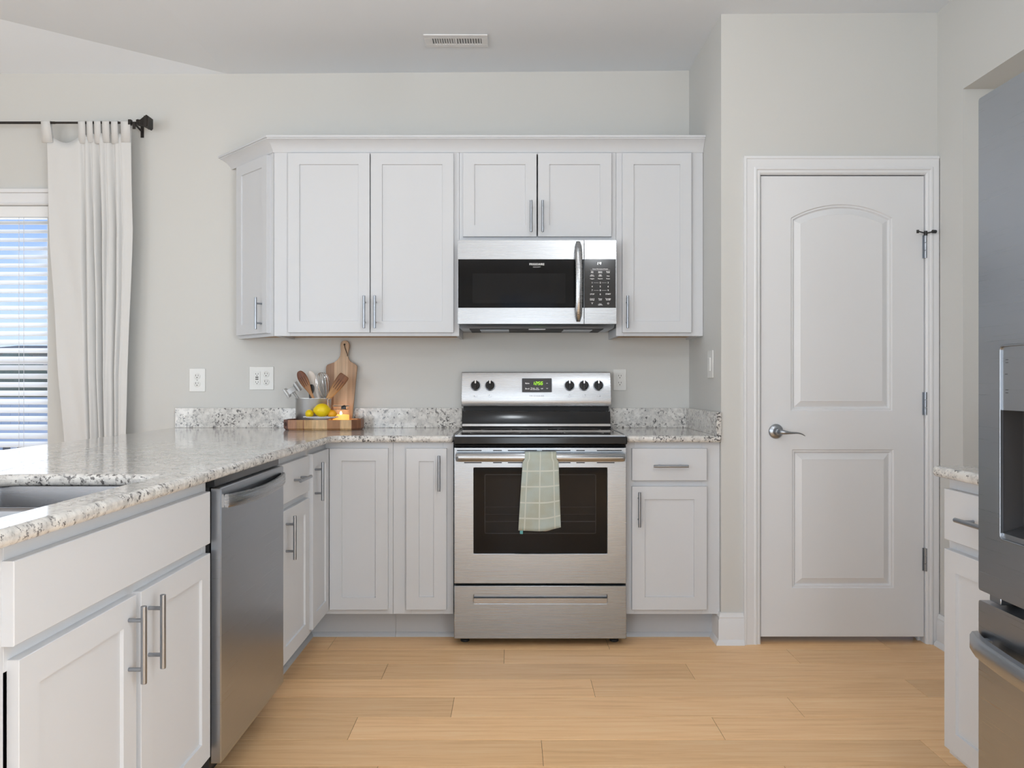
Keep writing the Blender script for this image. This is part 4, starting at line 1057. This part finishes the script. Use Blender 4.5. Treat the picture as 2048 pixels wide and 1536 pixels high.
# tray
tx, ty = -.934, 3.955
def tray_ring(off, z):
    w2, d2 = .190 - off, .093 - off; c_ = .040
    return [(tx - w2, ty - d2 * .45, z), (tx - w2 + c_ * .85, ty - d2, z), (tx - .06, ty - d2 - .003, z), (tx + .06, ty - d2 - .003, z), (tx + w2 - c_ * .85, ty - d2, z), (tx + w2, ty - d2 * .45, z),
            (tx + w2, ty + d2 * .45, z), (tx + w2 - c_ * .85, ty + d2, z), (tx - w2 + c_ * .85, ty + d2, z), (tx - w2, ty + d2 * .45, z)]
b = MB(); b.loops([tray_ring(.008, .9145), tray_ring(.0, .924), tray_ring(0, .9640), tray_ring(.001, .9650), tray_ring(.010, .9650), tray_ring(.011, .926)])
tr = build(b, 'serving_tray', tray_m, None, angle=25, loc=(tx, ty, .9145)); tag(tr, 'dark striped wooden serving tray on the granite counter near the backsplash', 'tray')
for sgn in (-1,):
    a_ = Vector((tx + sgn * .190, ty - .093 * .45, .944)); c_ = Vector((tx + sgn * (.190 - .034), ty - .093, .944)); m_ = (a_ + c_) / 2; dd_ = (c_ - a_).normalized(); nn = Vector((sgn * abs(dd_.y), -abs(dd_.x), 0)).normalized()
    b = MB(); rg_ = []
    for off in (-.0002, .0012): rg_.append([m_ + dd_ * (.0165 * math.cos(q)) + Vector((0, 0, .0105 * math.sin(q))) + nn * off for q in [2 * math.pi * k / 20 for k in range(20)]])
    b.loops(rg_); o = build(b, 'hand_hole', mat('hand_hole_dark', (.05, .02, .012), .7), tr); o['label'] = 'dark oval hand hole'

# cutting board
bx = (683 - 1024) * 4.09 / 1590; s = 4.09 / 1590
pts = [(656, 836), (705, 836), (714, 738), (714.5, 733), (713, 729.5), (708, 726), (701, 722.5), (697, 717), (695.4, 711), (696, 703), (698, 695), (698.5, 689), (696.5, 684), (693, 681), (688.5, 680), (684.5, 681), (681.5, 684), (680, 689), (680.5, 695), (681, 702), (680, 711), (676, 718), (669, 724), (660, 727), (655, 729), (652.5, 733), (652, 738)]
poly = [((x - 683) * s, 1.14 + (768 - y) * s - .9145 + (-.05 if y > 830 else 0)) for x, y in pts]
mn = min(z for _, z in poly); poly = [(x, z - mn) for x, z in poly]; hgt = max(z for _, z in poly)
cbm = Matrix.Translation((bx, 4.066, .9145)) @ Matrix.Rotation(-math.atan2(.040, .44), 4, 'X')
cbt = thing('cutting_board', 'paddle-shaped wooden cutting board leaning on the wall behind the tray', 'cutting board', M=cbm)
def smooth_poly(p):
    return p
hole_c = (.0135, hgt - .021)
hole_p = [(hole_c[0] + .0045 * math.cos(2*math.pi*k/12), hole_c[1] + .0045 * math.sin(2*math.pi*k/12)) for k in range(12)]
b = plate_hole(poly, [hole_p], -.008, .008); build(b, 'board', board_m, cbt, local=True, bevel=.002, bseg=3)
b = MB(); x_, z_ = hole_c; b.tube([(x_, .010, z_ + .004), (x_, 0, z_ + .001), (x_, -.011, z_ - .001), (x_ + .004, -.012, z_ - .018), (x_ + .012, -.011, z_ - .040), (x_ + .0165, -.010, z_ - .052), (x_ + .017, -.010, z_ - .062)], .0016, 8); o = build(b, 'hanging_cord', cord_m, cbt, local=True); o['label'] = 'thin black leather cord through the handle hole'

# crock
ccx, ccy, cb = wp(627, 800, 3.995).x, 3.995, .9262
ck = thing('utensil_crock', 'oval stainless steel utensil holder standing on the wooden tray', 'utensil holder', (ccx, ccy, cb))
b = MB(); b.lathe([(.088, 0), (.090, .003), (.090, .138), (.0925, .1405), (.0925, .1425), (.0885, .1425), (.0875, .138), (.0875, .004)], (ccx, ccy, cb), 48, 1, .42); build(b, 'bowl', crock_m, ck)
b = MB(); b.tube([(ccx + .076, ccy - .022, cb + .004), (ccx + .076, ccy - .022, cb + .136)], .0015, 8); build(b, 'seam', nickel_m, ck)
def blade_pts(tip, base, w_, prof, Y0, thick=.004, dish=0):
    """flat head along axis from base to tip with half width profile"""
    ax = (tip - base); L_ = ax.length; ax.normalize(); sd = ax.cross(Vector((0, 1, 0))).normalized(); nn = sd.cross(ax).normalized()
    rings = []
    for t, hw in prof:
        c_ = base + ax * (L_ * t); th = thick
        rings.append([c_ + sd * (hw * a) + nn * (th * q + dish * (a * a) * hw) for a, q in ((-1, 0), (-.7, .5), (0, .6), (.7, .5), (1, 0), (.7, -.5), (0, -.6), (-.7, -.5))])
    return rings, ax, sd, nn
def into(tip, vis, Y1, down=.115):
    """end of the handle inside the crock"""
    d = (vis - tip).normalized(); k = down / max(.2, -d.z); return vis + d * k
def slots(b, base, ax, sd, nn, offs, t0, t1, L_, th):
    for o_ in offs:
        a = base + ax * (L_ * t0) + sd * o_; c_ = base + ax * (L_ * t1) + sd * o_
        for s_ in (-1, 1): b.loops([[p + sd * .0012 + nn * s_ * th, p - sd * .0012 + nn * s_ * th, p - sd * .0012 + nn * s_ * (th + .0004), p + sd * .0012 + nn * s_ * (th + .0004)] for p in (a, c_)])
grp = 'cooking utensils in the steel crock'
slot_dark = mat('slot_dark', (.07, .025, .012), .8)
def utensil(name, label, tip, vis, prof, m_, thick, offs=None, st=(0, 0), Yt=3.995, dish=0, down=.10):
    prof = [(t, w * (1.15 if t > .6 else 1)) for t, w in prof]; tip = wp(*tip, Yt); v_ = wp(*vis, Yt); end = into(tip, v_, Yt, down); ax = tip - end; L_ = ax.length
    rings, ax, sd, nn = blade_pts(tip, end, 0, prof, 0, thick, dish)
    Mr = Matrix([[sd.x, nn.x, ax.x, end.x], [sd.y, nn.y, ax.y, end.y], [sd.z, nn.z, ax.z, end.z], [0, 0, 0, 1]])
    b = MB(); b.loops(rings)
    b.xf(Mr.inverted()); o = build(b, name, m_, None, angle=50, local=True); o.matrix_world = Mr; WM[o.name] = Mr.copy()
    o.modifiers.new('s', 'SUBSURF').render_levels = 1
    tag(o, label, 'utensil', grp)
    if offs:
        b = MB(); slots(b, end, ax, sd, nn, offs, st[0], st[1], L_, thick * .58); q_ = build(b, 'slots', slot_dark, o)
    return o, L_
utensil('slotted_spoon', 'slotted wooden spoon with a dark oval head leaning left in the crock', (597, 741.5), (627, 797),
        [(0, .006), (.35, .006), (.52, .0075), (.62, .013), (.72, .0205), (.82, .024), (.90, .0225), (.96, .016), (.995, .007)], spoon_m, .006, (-.010, 0, .009), (.68, .87), Yt=3.974, dish=.15)
utensil('serving_spoon', 'pale wooden spoon standing behind the whisk in the crock', (619, 741), (637.5, 797),
        [(0, .006), (.40, .0068), (.55, .009), (.68, .0165), (.80, .0205), (.90, .019), (.96, .013), (.995, .005)], sp_white, .006, Yt=4.021, dish=.1)
utensil('slotted_turner', 'slotted wooden turner with a flat dark end leaning right in the crock', (690, 750), (656, 797),
        [(0, .006), (.35, .007), (.48, .012), (.66, .021), (.84, .0265), (.93, .0265), (.985, .025), (1.0, .021)], spat_m, .006, (-.0125, -.001, .0105), (.68, .88), Yt=3.987)
utensil('ladle', 'black nylon utensil mostly hidden behind the slotted wooden spoon', (624, 768), (620, 799),
        [(0, .005), (.5, .006), (.62, .012), (.8, .016), (.93, .012), (.99, .005)], blackn_m, .005, Yt=4.004, down=.04)
# whisk
tip, base_ = wp(642.5, 745, 4.003), wp(650.5, 797, 4.006); end = into(tip, base_, 4.006, .10); ax = (tip - end).normalized()
wk = thing('whisk', 'wire balloon whisk standing in the crock before the cutting board', 'utensil', M=Matrix.Translation(end), group=grp)
sd = ax.cross(Vector((0, 1, 0))).normalized(); nn = sd.cross(ax)
b = MB(); b.tube([end, base_ - ax * .035], .006, 12); build(b, 'grip', chrome_m, wk)
b = MB(); st_ = base_ - ax * .038; L_ = (tip - st_).length
for k in range(7):
    a = math.pi * k / 7; dv = sd * math.cos(a) + nn * math.sin(a); p = []
    for i in range(37):
        f_ = math.pi * (i / 36 * 2 - 1); h_ = (1 + math.cos(f_)) / 2
        p.append(st_ + ax * (L_ * (h_ ** .8)) + dv * (.040 * math.sin(f_) * (.12 + h_) ** .55))
    b.tube(p, .0012, 6)
build(b, 'wires', chrome_m, wk)
# mallet
mc = wp(584.4, 779.6, 3.975); end = wp(606, 812, 3.99)
ml_ = thing('meat_mallet', 'cast aluminium meat tenderizer mallet leaning out of the crock to the left', 'utensil', M=Matrix.Translation(end), group=grp)
ax = (mc - end).normalized(); hd = Vector((.78, -.1, .62)); hd = (hd - ax * hd.dot(ax)).normalized(); nn = ax.cross(hd)
Mx = Matrix([[hd.x, nn.x, ax.x, mc.x], [hd.y, nn.y, ax.y, mc.y], [hd.z, nn.z, ax.z, mc.z], [0, 0, 0, 1]])
b = MB()
def rc(x, a, c_): return [(x, -a, -c_), (x, a, -c_), (x, a, c_), (x, -a, c_)]
b.loops([rc(-.038, .020, .025), rc(-.028, .020, .025), rc(-.020, .013, .014), (rc(-.010, .012, .014)), rc(.010, .012, .014), rc(.020, .013, .014), rc(.028, .020, .025), rc(.038, .020, .025)])
b.xf(Mx); build(b, 'head', crock_m, ml_, bevel=.0012)
b = MB(); b.tube([end, mc - ax * .008], [.0075, .0095], 10, .8); build(b, 'handle', crock_m, ml_)

# plate with fruit
pcx, pcy = wp(641.5, 835, 3.905).x, 3.905
b = MB(); b.lathe([(.032, 0), (.034, .004), (.030, .030), (.040, .040), (.066, .0425), (.083, .0500), (.086, .0545), (.083, .0545), (.066, .0475), (.03, .0460)], (pcx, pcy, .9262), 48, 1, .56)
pl = build(b, 'footed_plate', plate_m, None, loc=(pcx, pcy, .9262), angle=30); tag(pl, 'small white footed plate holding citrus fruit on the tray', 'plate')
b = MB()
for k in range(48):
    a = 2 * math.pi * k / 48; c_ = (pcx + .0855 * math.cos(a), pcy + .0855 * .56 * math.sin(a), .9262 + .0515); b.sphere(c_, .0022, seg=8, rings=5)
build(b, 'beaded_rim', plate_m, pl)
def lemon(name, label, px, py, Y, r_, ln, rz__, m_, zmin):
    P_ = wp(px, py, Y); z = max(P_.z, zmin + r_)
    b = MB(); prof = []
    n = 20
    for k in range(n + 1):
        t = -1 + 2 * k / n; rr_ = math.sqrt(max(0, 1 - (t * .98) ** 2)) * r_
        if abs(t) > .82: rr_ = rr_ * (1 - (abs(t) - .82) * 1.6)
        prof.append((max(.0006, rr_), t * ln * (1 + .12 * max(0, abs(t) - .8) / .2)))
    b.lathe(prof, seg=32); b.xf(Matrix.Rotation(R(90), 4, 'Y')); 
    o = build(b, name, m_, None, local=True, angle=60); o.matrix_world = Matrix.Translation((P_.x, Y, z)) @ Matrix.Rotation(R(rz__), 4, 'Z'); WM[o.name] = o.matrix_world.copy()
    tag(o, label, 'fruit', 'citrus on the plate'); return o
lemon('lemon', 'large whole yellow lemon on top in the middle of the white plate', 644, 820.5, 3.895, .0335, .0375, 15, lemon_m, .9735)
lemon('lemon', 'smaller yellow lemon at the left of the white plate, partly hidden', 619, 829, 3.912, .0205, .0250, -70, lemon_m, .9735)
lemon('orange', 'orange-coloured citrus fruit at the right of the white plate', 664, 830, 3.910, .0195, .0220, 10, orange_m, .9735)

# candle jar
jx, jy, jb = wp(682, 800, 3.985).x, 3.985, .9262
cj = thing('candle_jar', 'glowing amber candle in a clip-top glass jar on the tray', 'candle', (jx, jy, jb))
N, Lk = nodes(jar_m); b0 = N['Principled BSDF']; b0.inputs['Transmission Weight'].default_value = 0; b0.inputs['Alpha'].default_value = .16; b0.inputs['Base Color'].default_value = (1, .8, .6, 1)
b = MB(); b.lathe([(.040, 0), (.043, .004), (.043, .068), (.038, .082), (.038, .090), (.040, .091), (.036, .091), (.036, .082), (.041, .067), (.041, .006)], (jx, jy, jb), 40); build(b, 'jar', jar_m, cj)
b = MB(); b.lathe([(.0400, .0), (.0400, .052), (.036, .054)], (jx, jy, jb + .0065), 36); wx_ = build(b, 'wax', wax_m, cj)
b = MB(); b.lathe([(.001, 0), (.0055, .004), (.006, .008), (.003, .014), (.0005, .018)], (jx + .004, jy - .020, jb + .0605), 16); o = build(b, 'flame', wick_m, wx_)
b = MB(); b.tube([(jx + .040 * math.cos(a), jy + .040 * math.sin(a), jb + .088) for a in [2 * math.pi * k / 24 for k in range(25)]], .0015, 6); b.tube([(jx + .041 * math.cos(a), jy + .041 * math.sin(a), jb + .104) for a in [2 * math.pi * k / 24 for k in range(25)]], .0015, 6)
build(b, 'wire_bail', nickel_m, cj)
b = MB(); b.lathe([(.038, .092), (.041, .095), (.041, .108), (.036, .112)], (jx, jy, jb), 36); build(b, 'lid', jar_m, cj)
b = MB(); q = R(-62); kx, ky = jx + .043 * math.cos(q), jy + .043 * math.sin(q); b.box(kx - .010, kx + .012, ky - .007, ky + .006, jb + .088, jb + .104); b.tube([(kx - .008, ky - .008, jb + .100), (kx + .010, ky - .010, jb + .108)], .004, 8); build(b, 'clasp', blackn_m, cj, bevel=.002)

# ================================================================ OUTDOORS (seen through the blind)
b = MB(); b.box(-40, 10, 4.6, 70, -.50, -.45); o = struct('ground', b, grass_m)
b = MB(); b.box(-9, 0, 4.26, 7.4, -.12, -.02); b.box(-9, 0, 7.36, 7.4, -.50, -.12); o = struct('patio_deck', b, deck_m)
rl = thing('deck_railing', 'white deck railing with dark balusters outside the window', 'railing', (-5, 7.2, -.02))
b = MB(); b.box(-8, -1, 7.15, 7.25, .70, .74); b.box(-8, -1, 7.17, 7.23, .60, .64); b.box(-8, -1, 7.17, 7.23, .08, .12); b.box(-8, -7.9, 7.15, 7.25, -.02, .7); b.box(-1.1, -1, 7.15, 7.25, -.02, .7); build(b, 'rail', fence_m, rl)
b = MB(); x = -7.85
while x < -1.15: b.box(x, x + .045, 7.18, 7.22, .12, .60); x += .13
build(b, 'balusters', post_m, rl)
fc = thing('vinyl_fence', 'white vinyl privacy fence across the yard outside the window', 'fence', (-8, 13, -.45))
b = MB(); x = -16
while x < 0: b.box(x, x + .145, 13, 13.03, -.45, .86); x += .15
b.box(-16, 0, 12.98, 13.05, .84, .92); build(b, 'pickets', fence_m, fc)
for x in (-14.4, -12, -9.6, -7.2, -4.8):
    b = MB(); b.box(x - .06, x + .06, 12.93, 13.05, -.45, 1.0); build(b, 'post', fence_m, fc)
def tree(x, y, h, r_, label):
    t = thing('tree', label, 'tree', (x, y, -.45), group='trees beyond the fence')
    b = MB(); b.tube([(x, y, -.45), (x, y, h * .5)], [.14, .08], 8); build(b, 'trunk', post_m, t)
    b = MB(); bmesh.ops.create_icosphere(b.b, subdivisions=4, radius=1)
    for v in b.b.verts:
        n_ = v.co.normalized(); k = 1 + .10 * math.sin(n_.x * 9 + x) * math.cos(n_.z * 8 + y) + .08 * math.sin(n_.y * 17 + n_.z * 13) + random.uniform(-.04, .04)
        v.co = Vector((n_.x * r_ * k + x, n_.y * r_ * k + y, n_.z * h * .42 * k + h * .58 - .3))
    build(b, 'crown', leaf_m, t, angle=180)
tree(-13.75, 22.0, 2.3, .80, 'leftmost low green tree seen through the blind')
tree(-11.9, 22.6, 2.6, .80, 'green tree in the middle of the row seen through the blind')
tree(-15.9, 22.5, 2.5, .80, 'green tree outside, largely beyond the left edge of the window view')
hs = thing('house', 'low brown neighbouring house on the horizon outside the window', 'house', (-25, 44, -.45))
b = MB(); b.box(-30, -25, 42, 50, -.45, 2.75); build(b, 'walls', house_m, hs)
b = MB(); b.loops([[(-30.4, 41.6, 2.75), (-24.6, 41.6, 2.75), (-24.6, 50.4, 2.75), (-30.4, 50.4, 2.75)], [(-28.5, 45.8, 3.35), (-26, 45.8, 3.35), (-26, 46.2, 3.35), (-28.5, 46.2, 3.35)]]); build(b, 'roof', post_m, hs)
